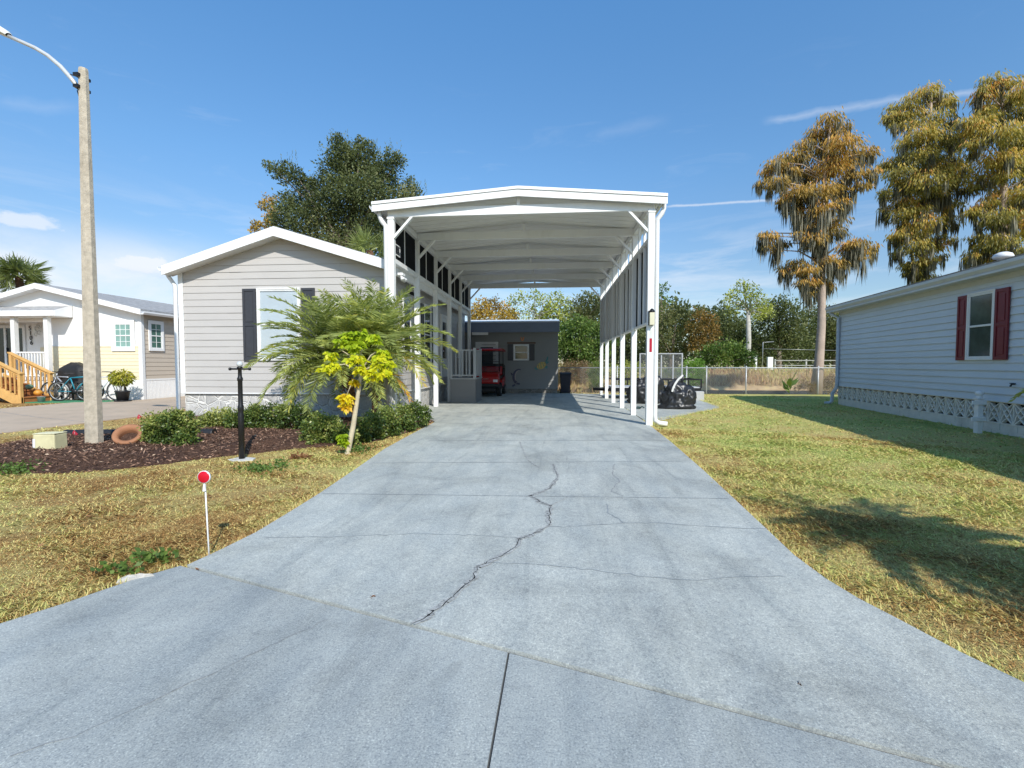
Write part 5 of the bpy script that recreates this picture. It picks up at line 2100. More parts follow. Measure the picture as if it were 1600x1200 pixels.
BG = 'trees along the edge of the field'
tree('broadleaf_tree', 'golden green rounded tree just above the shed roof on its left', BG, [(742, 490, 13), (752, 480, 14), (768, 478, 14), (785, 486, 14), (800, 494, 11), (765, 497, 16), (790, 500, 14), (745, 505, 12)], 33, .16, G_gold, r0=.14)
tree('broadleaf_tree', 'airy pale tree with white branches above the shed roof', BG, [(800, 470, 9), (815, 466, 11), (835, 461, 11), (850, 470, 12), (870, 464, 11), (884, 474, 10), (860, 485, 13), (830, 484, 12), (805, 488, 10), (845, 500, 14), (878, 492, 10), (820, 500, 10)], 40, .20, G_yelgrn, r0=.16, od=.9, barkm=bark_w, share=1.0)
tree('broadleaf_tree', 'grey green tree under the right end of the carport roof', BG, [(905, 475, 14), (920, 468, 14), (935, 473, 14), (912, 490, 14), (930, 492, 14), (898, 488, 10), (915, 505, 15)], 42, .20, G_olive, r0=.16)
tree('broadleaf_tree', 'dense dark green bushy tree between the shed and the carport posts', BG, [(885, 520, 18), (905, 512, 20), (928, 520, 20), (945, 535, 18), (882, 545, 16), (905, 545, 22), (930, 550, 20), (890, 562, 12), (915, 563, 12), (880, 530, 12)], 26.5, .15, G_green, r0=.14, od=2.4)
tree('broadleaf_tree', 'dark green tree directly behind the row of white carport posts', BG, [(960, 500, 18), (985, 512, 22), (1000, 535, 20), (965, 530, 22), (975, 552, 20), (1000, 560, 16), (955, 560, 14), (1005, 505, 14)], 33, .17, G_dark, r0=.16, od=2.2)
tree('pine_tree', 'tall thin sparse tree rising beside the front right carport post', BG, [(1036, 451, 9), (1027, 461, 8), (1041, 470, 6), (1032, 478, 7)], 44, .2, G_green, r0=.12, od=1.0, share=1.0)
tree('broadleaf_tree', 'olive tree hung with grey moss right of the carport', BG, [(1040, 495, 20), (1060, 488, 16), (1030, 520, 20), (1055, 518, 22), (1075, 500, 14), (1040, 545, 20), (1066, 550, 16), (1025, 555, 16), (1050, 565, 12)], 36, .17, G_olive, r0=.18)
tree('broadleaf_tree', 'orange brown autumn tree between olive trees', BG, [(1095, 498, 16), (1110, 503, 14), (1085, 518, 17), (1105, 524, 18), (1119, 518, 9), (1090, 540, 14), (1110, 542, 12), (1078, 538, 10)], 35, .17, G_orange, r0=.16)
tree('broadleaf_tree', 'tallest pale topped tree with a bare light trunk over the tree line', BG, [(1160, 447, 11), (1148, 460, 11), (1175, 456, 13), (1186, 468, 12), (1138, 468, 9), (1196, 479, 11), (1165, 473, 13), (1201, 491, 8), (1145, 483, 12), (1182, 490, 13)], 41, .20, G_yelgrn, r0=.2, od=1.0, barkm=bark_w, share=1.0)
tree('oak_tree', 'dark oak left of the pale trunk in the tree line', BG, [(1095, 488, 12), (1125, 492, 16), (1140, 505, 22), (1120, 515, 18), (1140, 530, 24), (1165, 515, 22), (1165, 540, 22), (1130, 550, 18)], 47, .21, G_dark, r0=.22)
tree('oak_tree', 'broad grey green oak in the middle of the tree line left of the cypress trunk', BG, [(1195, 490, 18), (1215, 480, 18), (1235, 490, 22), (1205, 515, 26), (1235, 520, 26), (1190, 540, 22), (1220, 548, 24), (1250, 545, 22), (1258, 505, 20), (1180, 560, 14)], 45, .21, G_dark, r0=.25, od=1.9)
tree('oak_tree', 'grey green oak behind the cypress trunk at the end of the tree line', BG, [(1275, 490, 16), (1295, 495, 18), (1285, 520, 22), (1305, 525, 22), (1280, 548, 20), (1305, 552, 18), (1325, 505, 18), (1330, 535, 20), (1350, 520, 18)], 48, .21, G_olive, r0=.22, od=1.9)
tree('bush', 'wide leafy green bush in front of the orange tree', 'bushes beyond the fence', [(1098, 558, 11), (1112, 550, 14), (1132, 547, 15), (1152, 549, 15), (1170, 558, 12), (1128, 563, 12), (1150, 565, 12), (1108, 568, 9), (1172, 569, 8)], 30.5, .15, G_green, r0=.06, od=2.2, cat='bush', part='foliage')
tree('bush', 'bright green rounded shrub at the fence beside the trailer gate', 'bushes beyond the fence', [(1080, 573, 12), (1091, 570, 10), (1096, 584, 9), (1078, 592, 9), (1068, 580, 10), (1090, 594, 8), (1082, 604, 6)], 21.9, .075, G_bright, r0=.03, od=2.4, cat='bush', part='foliage')
tree('bush', 'narrow clipped dark green shrub behind the rear carport posts', 'bushes beyond the fence', [(932, 573, 9), (925, 582, 8), (938, 586, 9), (930, 594, 10), (937, 602, 8), (927, 606, 7)], 21.8, .07, G_green, r0=.03, od=2.6, cat='bush', part='foliage')
tree('bush', 'yellowish green shrub seen between the middle carport posts', 'bushes beyond the fence', [(960, 582, 12), (978, 577, 13), (994, 578, 12), (968, 594, 11), (988, 595, 11), (978, 605, 8), (960, 604, 7)], 22, .08, G_yelgrn, r0=.03, od=1.8, cat='bush', part='foliage')
tree('bush', 'dry brown weedy thicket beyond the wheelie bin', 'bushes beyond the fence', [(880, 578, 11), (895, 574, 12), (910, 576, 12), (922, 582, 11), (890, 590, 10), (908, 592, 10), (935, 576, 10)], 25.5, .11, G_brown, r0=.03, od=1.5, cat='bush', part='foliage', aspect=.25)
tree('bush', 'dry brown brush along the fence around the cypress trunk', 'bushes beyond the fence', [(1255, 601, 8), (1266, 604, 8), (1290, 598, 11), (1303, 598, 12), (1298, 607, 9), (1280, 606, 8), (1315, 600, 10), (1245, 607, 5)], 21.6, .09, G_brown, r0=.02, od=1.3, cat='bush', part='foliage', aspect=.3)

# far woods closing the horizon on all sides
bl = []
n = 60000
x = RNG.uniform(-130, 150, n)
y = 74+RNG.uniform(-4, 4, n)+.0006*x*x
hh = 7.5+2.2*np.sin(x*.13)+1.4*np.sin(x*.31+1)+.9*np.sin(x*.71+2)
z = .8+hh*RNG.uniform(0, 1, n)**.75+RNG.normal(0, .35, n)
C = np.stack([x, y, z], 1)
L = RNG.uniform(.45, .95, n)
tag(npmesh('far_woods', leaves(C, unit(rdir(n)+np.array([0, -.3, .2])), L, L*.6), 4, G_dark, tint=np.clip(.42+.2*np.sin(x*.5)+RNG.normal(0, .18, n), 0, 1)), kind='stuff')

# fan leaved plant at the fence
FPN = thing('banana_plant', (9.75, 21.1, 0), 'small broad leaved green plant at the fence left of the cypress trunk', 'plant')
C, A, L = [], [], []
c0 = gnd(1234, 617)
for k in range(16):
    a, e = random.uniform(0, 6.28), random.uniform(.5, 1.35)
    C.append(c0+np.array([0, 0, .05+.03*k]))
    A.append([math.cos(a)*math.cos(e), math.sin(a)*math.cos(e), math.sin(e)])
    L.append(random.uniform(.35, .75))
C, A, L = np.array(C), np.array(A), np.array(L)
npmesh('foliage', leaves(C, A, L, L*.28, .1), 4, G_green, FPN, RNG.uniform(.3, .9, 16))

# the big oak behind the home
OAK = [(432, 267, 9), (419, 258, 6), (446, 276, 10), (462, 275, 11), (448, 257, 6), (480, 289, 13), (498, 296, 17), (528, 230, 11), (536, 246, 20), (558, 246, 15), (553, 268, 24), (525, 272, 22), (588, 262, 20), (612, 246, 10), (623, 252, 9), (600, 282, 22), (570, 297, 26), (536, 302, 24), (505, 325, 24), (472, 318, 18), (447, 314, 12), (440, 338, 15), (470, 345, 22), (502, 355, 22), (542, 335, 26), (582, 330, 26), (616, 315, 20), (636, 306, 12), (650, 302, 8), (542, 365, 22), (577, 365, 22), (604, 352, 22), (456, 362, 13), (560, 393, 20), (600, 385, 18), (520, 385, 18), (434, 350, 10), (562, 224, 8), (576, 230, 8), (640, 288, 8), (528, 216, 5), (510, 390, 14)]
# wispy upright shoots
C, A = [], []
for k in range(70):
    u0, v0 = random.choice([(560, 232), (575, 238), (530, 224), (637, 295), (652, 304), (450, 258), (590, 250), (645, 300), (615, 240)])
    p = at(u0+random.uniform(-14, 14), v0+random.uniform(-4, 8), 25)
    for j in range(7):
        C.append(p+np.array([random.uniform(-.03, .03), 0, j*.1]))
        A.append([random.uniform(-.5, .5), random.uniform(-.5, .5), 1])
C, A = np.array(C), unit(np.array(A))
SHV, SHT = leaves(C, A, RNG.uniform(.08, .2, len(C)), .035), RNG.uniform(.4, .9, len(C))
t_ = tree('oak_tree', 'large dark leafed oak rising behind the taupe home', None, OAK, 25, .13, G_dark, base=(float(at(545, 575, 25)[0]), 25.0, 0), fork=tuple(at(540, 395, 25)), r0=.24, od=1.9, share=.45, grow=1.3, extra=(SHV, SHT))
tree('golden_tree', 'golden orange foliage of a tree peeking out left of the dark oak', None, [(420, 317, 11), (428, 331, 9), (419, 342, 8), (398, 351, 7), (409, 354, 8), (411, 322, 7), (395, 360, 6), (425, 350, 10), (430, 312, 6)], 33, .17, G_gold, r0=.12, od=1.6)


# cypresses
def cypress(label, blobs, depth, mat, base, r0, top, moss_n, moss_len, lean=0, dens=3.0, kids=1):
    t = thing('cypress_tree', base, label, 'tree', 'moss hung bald cypresses')
    Vs, Ts, cs = [], [], []
    mV = []
    full = list(blobs)
    for (u, v, r) in blobs:
        for k in range(kids):
            full.append((u+random.uniform(-1.1, 1.1)*r, v+random.uniform(.2, 1.7)*r, r*random.uniform(.4, .7)))
    for bi, (u, v, r) in enumerate(full):
        s = rays_scale(u, v, depth)
        R_ = r*s
        y = depth+random.uniform(-1.2, 1.2)*R_*1.5
        c = at(u, v, y)
        # a limb tip spray: flat on top, hanging tassels below
        leaf = .23
        R_ *= 1.18
        n = int(dens*math.pi*R_*R_/(leaf*.042*.55))
        d = rdir(n)
        rad = RNG.uniform(0, 1, n)**.5*(1+RNG.normal(0, .14, n))
        P = c+d*(rad*R_)[:, None]*np.array([1.12, 1.12, .62])
        # group the leaves on drooping twigs
        q = np.array([R_*.22]*3)
        P = P*.45+np.round(P/q)*q*.55+RNG.normal(0, .035, (n, 3))
        A = unit(np.stack([d[:, 0]*.55, d[:, 1]*.55, -1.25*np.ones(n)+.6*np.maximum(d[:, 2], 0)], 1)+rdir(n)*.28)
        L = leaf*RNG.uniform(.5, 1.25, n)
        Vs.append(leaves(P, A, L, RNG.uniform(.024, .058, n), .1))
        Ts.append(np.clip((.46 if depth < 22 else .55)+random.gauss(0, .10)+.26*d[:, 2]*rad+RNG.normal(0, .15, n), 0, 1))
        if bi < len(blobs) or random.random() < .35:
            cs.append((c, R_))
        m = int((1.0 if v < 300 else 2.2)*moss_n*R_*random.uniform(.2, 1.6))
        if m > 0:
            k = max(1, int(m/9))
            for j in range(k):
                o = c+rdir(1)[0]*R_*np.array([.95, .95, .3])-np.array([0, 0, R_*.25])
                n9 = 24
                L = moss_len*random.uniform(.35, 1.2)*RNG.uniform(.5, 1, n9)
                Pm = o+RNG.normal(0, .07, (n9, 3))
                Am = unit(np.array([0, 0, -1])+RNG.normal(0, .05, (n9, 3)))
                mV.append(leaves(Pm, Am, L, RNG.uniform(.03, .07, n9), .1))
    b = MB()
    base_ = np.array(base)
    path, rr = [], []
    for k in range(9):
        f = k/8
        p = base_*(1-f)+np.array(top)*f
        p[0] += .10*math.sin(f*7+lean)
        path.append(tuple(p))
        rr.append(r0*(1.25-.25*min(1, f*8))*(1-.82*f))
    b.tube(path, rr, 12)
    for c, R_ in cs:
        # limb leaves the trunk a little below its tip
        zt = c[2]-.25*abs(c[0]-base_[0])-.2
        f = min(max((zt-base_[2])/(top[2]-base_[2]), .3), .96)
        s0 = base_*(1-f)+np.array(top)*f
        L = np.linalg.norm(c-s0)
        m1 = s0+(c-s0)*.5+np.array([0, 0, .12*L])
        r1 = max(.02, r0*.26*(1-.5*f))
        b.tube([tuple(s0), tuple(m1), tuple(c)], [r1, r1*.7, .015], 6)
    b.build('trunk', bark_l, t)
    npmesh('crown', np.concatenate(Vs), 4, mat, t, np.concatenate(Ts))
    mV = np.concatenate(mV)
    npmesh('moss', mV, 4, G_moss, t, np.repeat(RNG.uniform(.1, 1, len(mV)//8+1), 8)[:len(mV)])
    return t


CY1 = [(1297, 183, 13), (1310, 198, 15), (1280, 203, 16), (1318, 222, 21), (1285, 232, 22), (1255, 226, 13), (1240, 244, 18), (1216, 254, 15), (1200, 266, 11), (1340, 238, 16), (1360, 238, 11), (1300, 262, 24), (1262, 268, 24), (1216, 284, 15), (1190, 284, 8), (1336, 272, 15), (1364, 266, 8), (1280, 298, 21), (1250, 303, 17), (1310, 298, 16), (1226, 311, 9), (1240, 325, 11), (1284, 328, 20), (1265, 348, 17), (1310, 343, 12), (1300, 363, 16), (1270, 372, 15), (1340, 378, 13), (1360, 384, 9), (1325, 384, 14), (1205, 368, 11), (1222, 380, 11), (1193, 364, 6), (1245, 411, 13), (1228, 418, 11), (1262, 420, 12), (1290, 405, 13), (1312, 410, 10), (1255, 440, 11), (1285, 438, 11), (1345, 395, 9)]
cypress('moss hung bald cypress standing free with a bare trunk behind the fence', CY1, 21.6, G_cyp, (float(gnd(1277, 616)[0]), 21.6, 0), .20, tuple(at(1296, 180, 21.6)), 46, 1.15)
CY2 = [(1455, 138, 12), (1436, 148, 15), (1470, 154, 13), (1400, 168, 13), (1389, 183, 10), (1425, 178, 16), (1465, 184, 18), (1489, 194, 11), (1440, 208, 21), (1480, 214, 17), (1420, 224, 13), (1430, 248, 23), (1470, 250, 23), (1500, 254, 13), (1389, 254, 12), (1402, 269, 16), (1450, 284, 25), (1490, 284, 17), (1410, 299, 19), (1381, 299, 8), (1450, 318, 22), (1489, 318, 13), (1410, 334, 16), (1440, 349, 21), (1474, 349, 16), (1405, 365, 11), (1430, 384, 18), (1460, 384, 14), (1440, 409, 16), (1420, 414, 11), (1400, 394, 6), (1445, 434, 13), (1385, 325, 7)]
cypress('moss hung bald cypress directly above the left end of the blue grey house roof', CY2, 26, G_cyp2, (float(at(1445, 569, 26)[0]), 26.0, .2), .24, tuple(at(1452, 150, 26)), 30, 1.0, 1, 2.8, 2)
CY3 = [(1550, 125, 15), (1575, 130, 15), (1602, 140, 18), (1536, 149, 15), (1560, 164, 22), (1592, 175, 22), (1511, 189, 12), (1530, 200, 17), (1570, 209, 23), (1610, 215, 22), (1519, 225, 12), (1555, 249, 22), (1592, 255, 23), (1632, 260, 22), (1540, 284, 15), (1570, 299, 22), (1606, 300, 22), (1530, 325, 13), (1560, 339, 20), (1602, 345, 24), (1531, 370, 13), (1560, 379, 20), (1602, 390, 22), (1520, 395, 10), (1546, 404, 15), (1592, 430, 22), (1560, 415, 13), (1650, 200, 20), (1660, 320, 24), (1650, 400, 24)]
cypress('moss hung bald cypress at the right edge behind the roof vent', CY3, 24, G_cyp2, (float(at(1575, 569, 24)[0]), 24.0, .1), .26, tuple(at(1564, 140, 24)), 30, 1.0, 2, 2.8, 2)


# palms
def palm_fronds(c, n, Lf, e0, e1, mat_t, droop=1.0, leaflet=.27, wid=.024, az=None, pairs=50):
    Vs, Ts = [], []
    for k in range(n):
        a = (az[k] if az else 2*math.pi*(k*.381966)+random.uniform(-.25, .25))
        f = k/max(1, n-1)
        e = e1+(e0-e1)*f+random.uniform(-.12, .12)
        L = Lf*random.uniform(.8, 1.12)
        h = np.array([math.cos(a), math.sin(a), 0])
        z = np.array([0, 0, 1.0])
        p = np.array(c, float)+h*.04
        pts, tans = [], []
        steps = 26
        for s in range(steps):
            t = s/(steps-1)
            el = e-droop*(1.15*t**1.5)*(1.0+.3*math.cos(e))
            T = h*math.cos(el)+z*math.sin(el)
            pts.append(p.copy())
            tans.append(T)
            p = p+T*L/(steps-1)
        pts, tans = np.array(pts), np.array(tans)
        side0 = np.cross(h, z)
        tw = random.uniform(-.25, .25)
        side0 = side0*math.cos(tw)+z*math.sin(tw)
        tt = np.linspace(.13, .995, pairs)
        idx = tt*(steps-1)
        i0 = np.clip(idx.astype(int), 0, steps-2)
        fr = (idx-i0)[:, None]
        P = pts[i0]*(1-fr)+pts[i0+1]*fr
        T = unit(tans[i0])
        Nn = unit(np.cross(side0, T))
        ll = leaflet*np.clip(np.sin(math.pi*np.clip(tt*.80+.12, 0, 1)), .42, 1)*L/1.3
        tint0 = mat_t(f)
        for sgn in (-1, 1):
            D = unit(T*(.40+.55*tt)[:, None]+side0*sgn*1.0+Nn*.25+RNG.normal(0, .13, (pairs, 3))+np.array([0, 0, -.20]))
            Vs.append(leaves(P, D, ll*RNG.uniform(.85, 1.1, pairs), wid*RNG.uniform(.75, 1.2, pairs), .1))
            Ts.append(np.clip(tint0+RNG.normal(0, .08, pairs)+.12*(tt-.5), 0, 1))
        # midrib
        S = np.cross(unit(tans), unit(np.cross(unit(tans), side0)))
        w = (.011*(1-np.linspace(0, .85, steps)))[:, None]
        up = unit(np.cross(unit(tans), side0))
        for vv in (side0, None):
            W = (np.tile(vv, (steps, 1)) if vv is not None else up)*w
            Vs.append(np.stack([pts[:-1]-W[:-1], pts[:-1]+W[:-1], pts[1:]+W[1:], pts[1:]-W[1:]], 1))
            Ts.append(np.full(steps-1, min(1, tint0+.15)))
    return np.concatenate(Vs), np.concatenate(Ts)


G_palm = leafmat('palm_leaf', [(0, (.07, .09, .03)), (.35, (.17, .20, .065)), (.6, (.27, .30, .09)), (.8, (.40, .38, .09)), (.92, (.46, .30, .045)), (1, (.48, .22, .04))], .45, .4, .45, gain=1.6)


def pygmy_palm(label, base, mid, top, n, Lf, seed, az=None, e=(-.55, 1.35), tf=None, drp=.85):
    random.seed(seed)
    t = thing('date_palm', base, label, 'palm', 'pygmy date palms')
    b = MB()
    pts = [tuple(np.array(base)-np.array([0, 0, .1])), base, mid, top, (top[0], top[1], top[2]+.12)]
    b.tube(pts, [.055, .05, .065, .095, .03], 12)
    tr = b.build('trunk', bark_p, t)
    # old frond boots round the trunk
    C, A = [], []
    for k in range(170):
        f = random.uniform(.25, 1)**.8
        q = np.array(base)*(1-f)**2+2*f*(1-f)*np.array(mid)+f*f*np.array(top)
        a = random.uniform(0, 6.28)
        r = .05+.04*f
        C.append(q+np.array([math.cos(a)*r, math.sin(a)*r, -.02]))
        A.append([math.cos(a)*.8, math.sin(a)*.8, 1.0 if random.random() < .75 else -.8])
    C, A = np.array(C), unit(np.array(A))
    npmesh('boots', leaves(C, A, RNG.uniform(.06, .16, len(C)), RNG.uniform(.02, .04, len(C)), .1), 4, MATS.get('frond_boot') or leafmat('frond_boot', [(0, (.05, .028, .014)), (.6, (.17, .085, .04)), (1, (.34, .19, .09))], .1), tr, RNG.uniform(0, 1, len(C)))
    V, T = palm_fronds(top, n, Lf, e[0], e[1], tf or (lambda f: .61-.30*random.random()+(.0 if f < .84 else .26*random.random())), az=az, droop=drp)
    npmesh('crown', V, 4, G_palm, t, T)
    return t


pygmy_palm('larger pygmy date palm with a leaning fibrous trunk in front of the home window', (-3.95, 9.25, .08), (-4.02, 9.25, .7), (-4.26, 9.25, 1.36), 120, 1.60, 5, e=(-.2, 1.54), drp=.78)
pygmy_palm('smaller pygmy date palm beside the front left carport post', (-3.62, 9.35, .08), (-3.56, 9.35, .8), (-3.42, 9.3, 1.58), 64, 1.42, 8, e=(-.15, 1.52), drp=.76)
pygmy_palm('date palm at the right edge by the blue grey house, only frond tips showing', (6.95, 6.2, 0), (6.93, 6.2, .6), (6.9, 6.2, 1.0), 22, 1.05, 3, e=(-.2, 1.3))
pygmy_palm('date palm just outside the right edge that casts its shadow on the lawn', (4.2, 1.05, 0), (4.18, 1.07, 1.1), (4.05, 1.14, 2.15), 58, .98, 12, e=(-.5, 1.3), drp=1.0)

# sabal palm beyond the left house
SB = thing('sabal_palm', (-34, 28, .7), 'fan leaved palm rising behind the left neighbour house', 'palm')
cpt = at(30, 432, 28)
b = MB()
b.tube([(-34.2, 28, .4), (-34.15, 28, 3.5), tuple(cpt)], [.22, .18, .2], 10)
b.build('trunk', bark_p, SB)


def fans(c, n, petiole, rad, nb, wid):
    C, A, L, T = [], [], [], []
    for k in range(n):
        d = rdir(1)[0]
        d[2] = d[2]*.8+.25
        d /= np.linalg.norm(d)
        hub = np.array(c)+d*petiole*random.uniform(.7, 1.15)
        C.append(np.array(c))
        A.append(d)
        L.append(petiole)
        T.append(.6)
        s = unit(np.cross(d, rdir(1)[0]))
        t0 = random.uniform(.05, .5)
        for j in range(nb):
            w = (j/(nb-1)-.5)*2*R(115)
            v = d*math.cos(w)+s*math.sin(w)+np.array([0, 0, -.28])
            C.append(hub)
            A.append(v)
            L.append(rad*(.75+.25*math.cos(w*.8))*random.uniform(.85, 1.1))
            T.append(t0+random.uniform(-.05, .08))
    C, A, L = np.array(C), unit(np.array(A)), np.array(L)
    return leaves(C, A, L, wid, .1), np.array(T)


V, T = fans(cpt, 40, .85, 1.0, 22, .075)
npmesh('crown', V, 4, G_palm, SB, T*.45)
SB2 = thing('sabal_palm', (-8.6, 22.5, 0), 'low fan palm between the dark oak and the home roof', 'palm')
c2 = at(578, 392, 22.5)
b = MB()
b.tube([(c2[0]+.1, 22.5, -.1), (c2[0]+.05, 22.5, 3), tuple(c2)], [.17, .15, .16], 10)
b.build('trunk', bark_p, SB2)
V, T = fans(c2, 22, .7, .85, 20, .05)
npmesh('crown', V, 4, G_palm, SB2, T*.8)

# shrubs in the planting bed
SG = 'clipped shrubs in the mulch bed'
tree('shrub', 'round dense shrub standing alone left of the black yard post', SG, [(244, 662, 17), (268, 656, 16), (292, 665, 15), (238, 680, 15), (262, 682, 20), (288, 686, 16), (250, 697, 11), (272, 699, 12), (300, 676, 8), (232, 668, 8), (280, 648, 8), (296, 650, 6)], 6.62, .043, G_hedge, base=(-5.55, 6.65, .05), r0=.018, od=3.5, share=.25, barkm=bark_p, cat='shrub', part='foliage', zmin=.03, jit=.5)
tree('shrub', 'low dark shrub below the stone skirting left of the black yard post', SG, [(318, 662, 13), (334, 655, 14), (352, 652, 14), (366, 655, 14), (325, 675, 9), (345, 672, 12), (364, 673, 11), (311, 672, 7)], 8.5, .043, G_hedge, base=(-5.6, 8.5, .05), r0=.018, od=3.5, share=.25, barkm=bark_p, cat='shrub', part='foliage', zmin=.04, jit=.5)
tree('shrub', 'low wide shrub below the stone skirting right of the black yard post', SG, [(385, 652, 15), (404, 650, 17), (426, 648, 18), (448, 645, 17), (470, 648, 17), (395, 670, 12), (420, 670, 13), (445, 670, 13), (470, 670, 12), (488, 655, 12), (396, 638, 7)], 8.4, .043, G_hedge, base=(-4.75, 8.4, .05), r0=.018, od=3.5, share=.25, barkm=bark_p, cat='shrub', part='foliage', zmin=.04, jit=.5)
tree('shrub', 'dark leafy shrub between the palm trunk and the mulch', SG, [(482, 668, 11), (500, 660, 15), (520, 664, 15), (494, 684, 13), (515, 686, 13), (476, 686, 8), (534, 674, 12), (508, 696, 8), (540, 688, 9)], 7.3, .043, G_hedge, base=(-3.65, 7.3, .05), r0=.018, od=3.5, share=.25, barkm=bark_p, cat='shrub', part='foliage', zmin=.03, jit=.5)
tree('shrub', 'long rounded hedge along the driveway right of the yellow leaved tree', SG, [(566, 668, 15), (585, 660, 17), (606, 653, 18), (628, 647, 17), (648, 642, 14), (663, 644, 9), (570, 686, 10), (592, 681, 12), (615, 673, 13), (640, 662, 12), (660, 656, 9), (668, 652, 6), (552, 682, 8)], lambda u: 7.45+(u-566)/95*1.75, .043, G_hedge, base=(-2.95, 8.2, .05), r0=.018, od=3.5, share=.25, barkm=bark_p, cat='shrub', part='foliage', zmin=.03, jit=.5)

# the yellow leaved tree
YT = thing('umbrella_tree', (-2.93, 6.56, 0), 'slender leaning tree with drooping bright yellow leaf clusters by the driveway', 'tree')
yb = M('pale_smooth_bark', (.50, .43, .30), .8, .15, 9, bump=.4, bscale=40)
b = MB()
Yc = lambda u, v, d=0: tuple(at(u, v, 6.56+d))
b.tube([(-2.935, 6.56, -.05), Yc(543, 708), Yc(552, 665), Yc(560, 612), Yc(563, 590), Yc(564, 560)], [.044, .040, .036, .028, .022, .016], 10)
for tgt, dd in (((565, 535), .0), ((530, 545), -.1), ((595, 545), .1), ((604, 575), .12), ((515, 572), -.15), ((585, 592), -.15), ((556, 578), -.2), ((540, 622), -.1)):
    s0 = Yc(563, 582) if tgt[1] < 600 else Yc(559, 612)
    mid = Yc((563+tgt[0])/2, (582+tgt[1])/2-8, dd/2)
    b.tube([s0, mid, Yc(*tgt, dd)], [.011, .009, .006], 6)
b.build('trunk', yb, YT)
G_yel = leafmat('yellow_tree_leaf', [(0, (.14, .26, .02)), (.35, (.42, .54, .025)), (.65, (.72, .68, .025)), (.85, (.78, .60, .025)), (1, (.74, .42, .02))], .4, .45, .3)
Vs, Ts = [], []
for (u, v, rp, nl, t0, dd) in ((545, 528, 14, 14, .30, 0), (565, 524, 15, 16, .28, .08), (585, 530, 13, 12, .35, 0), (555, 542, 14, 12, .33, -.12), (532, 535, 10, 8, .35, -.1), (598, 552, 12, 12, .45, .1), (607, 568, 10, 10, .5, .12), (602, 582, 10, 8, .55, .05), (517, 556, 9, 9, .50, -.12), (512, 574, 11, 11, .55, -.15), (524, 572, 8, 7, .5, -.1), (556, 562, 13, 13, .55, -.22), (562, 578, 9, 9, .6, -.2), (585, 585, 15, 16, .6, -.16), (592, 566, 11, 9, .55, -.05), (541, 622, 9, 12, .85, -.1), (540, 634, 7, 8, .9, -.1), (556, 596, 5, 6, .85, -.03), (533, 682, 6, 7, .25, -.05), (538, 690, 5, 5, .3, -.03)):
    c = at(u, v, 6.56+dd)
    s = rp/740*6.56
    for k in range(int(nl*2.3)):
        a = random.uniform(0, 6.28)
        o = c+np.array([math.cos(a), math.sin(a), 0])*s*random.uniform(.1, .8)+np.array([0, 0, random.uniform(-.4, .7)])*s
        e = random.uniform(-1.35, -.25)
        D = np.array([math.cos(a)*math.cos(e), math.sin(a)*math.cos(e), math.sin(e)])
        # one lobed leaf = a fan of three to five leaflets
        for j in range(5):
            w = (j-2)*.42
            sd = unit(np.cross(D, np.array([0, 0, 1.0])+rdir(1)[0]*.2))
            Dj = unit(D*math.cos(w)+sd*math.sin(w)+rdir(1)[0]*.08)
            L = random.uniform(.07, .125)*(1 if j == 2 else .82)
            Vs.append(leaves(o[None], Dj[None], L, L*.52, -.12))
            Ts.append(t0+random.uniform(-.14, .14))
npmesh('crown', np.concatenate(Vs), 4, G_yel, YT, np.array(Ts))

# potted plant by the left house
PP = thing('potted_plant', (-14.8, 15.2, 0), 'bushy yellow green plant in a black pot by the left house', 'plant')
px0, py0 = -14.72, 15.1
b = MB()
b.lathe([(0, .03), (.16, .03), (.205, .32), (.22, .33), (.22, .36), (.19, .36), (.18, .30), (0, .30)], (px0, py0, .02), 20)
pot = b.build('pot', blackp, PP)
b = MB()
b.lathe([(0, 0), (.23, 0), (.25, .03), (0, .03)], (px0, py0, .021), 18)
b.build('saucer', blackp, pot)
b = MB()
for k in range(5):
    a = k*1.3
    b.tube([(px0+.04*math.cos(a), py0+.04*math.sin(a), .3), (px0+.08*math.cos(a), py0+.08*math.sin(a), .6), (px0+.22*math.cos(a), py0+.2*math.sin(a), .9)], [.016, .013, .007], 6)
b.build('stem', bark, PP)
n = 900
d = rdir(n)
d[:, 2] = d[:, 2]*.9+.1
P = np.array([px0, py0, .82])+d*(RNG.uniform(.15, 1, n)**.5)[:, None]*np.array([.35, .33, .29])
npmesh('foliage', leaves(P, unit(d*.6+np.array([0, 0, -.8])+rdir(n)*.5), RNG.uniform(.08, .15, n), RNG.uniform(.03, .055, n), .1), 4, leafmat('pot_plant_leaf', [(0, (.10, .14, .02)), (.5, (.28, .30, .035)), (1, (.50, .44, .06))], .35), PP, np.clip(.58+.25*d[:, 2]+RNG.normal(0, .2, n), 0, 1))

# low weeds in the lawn and bed, dead leaves
Vs, Ts = [], []
for (u, v, ru, n) in ((405, 736, 34, 260), (440, 730, 14, 80), (20, 738, 36, 340), (60, 728, 28, 160), (115, 702, 12, 170), (560, 705, 26, 260), (200, 700, 8, 30), (480, 870, 30, 0), (190, 900, 40, 60), (240, 880, 34, 120), (420, 905, 0, 0)):
    for k in range(n):
        p = gnd(u+random.gauss(0, ru*.45), v+random.gauss(0, 3.5))
        a, e = random.uniform(0, 6.28), random.uniform(.1, .9)
        Vs.append(leaves(p[None]+np.array([[0, 0, random.uniform(.01, .07)]]), np.array([[math.cos(a)*math.cos(e), math.sin(a)*math.cos(e), math.sin(e)]]), random.uniform(.025, .055), .028))
        Ts.append(random.uniform(.2, .75))
V = np.concatenate(Vs)
cx_, cy_ = V[:, 0, 0], V[:, 0, 1]
k = ~(in_poly(cx_, cy_, main_poly) | in_poly(cx_, cy_, apronL))
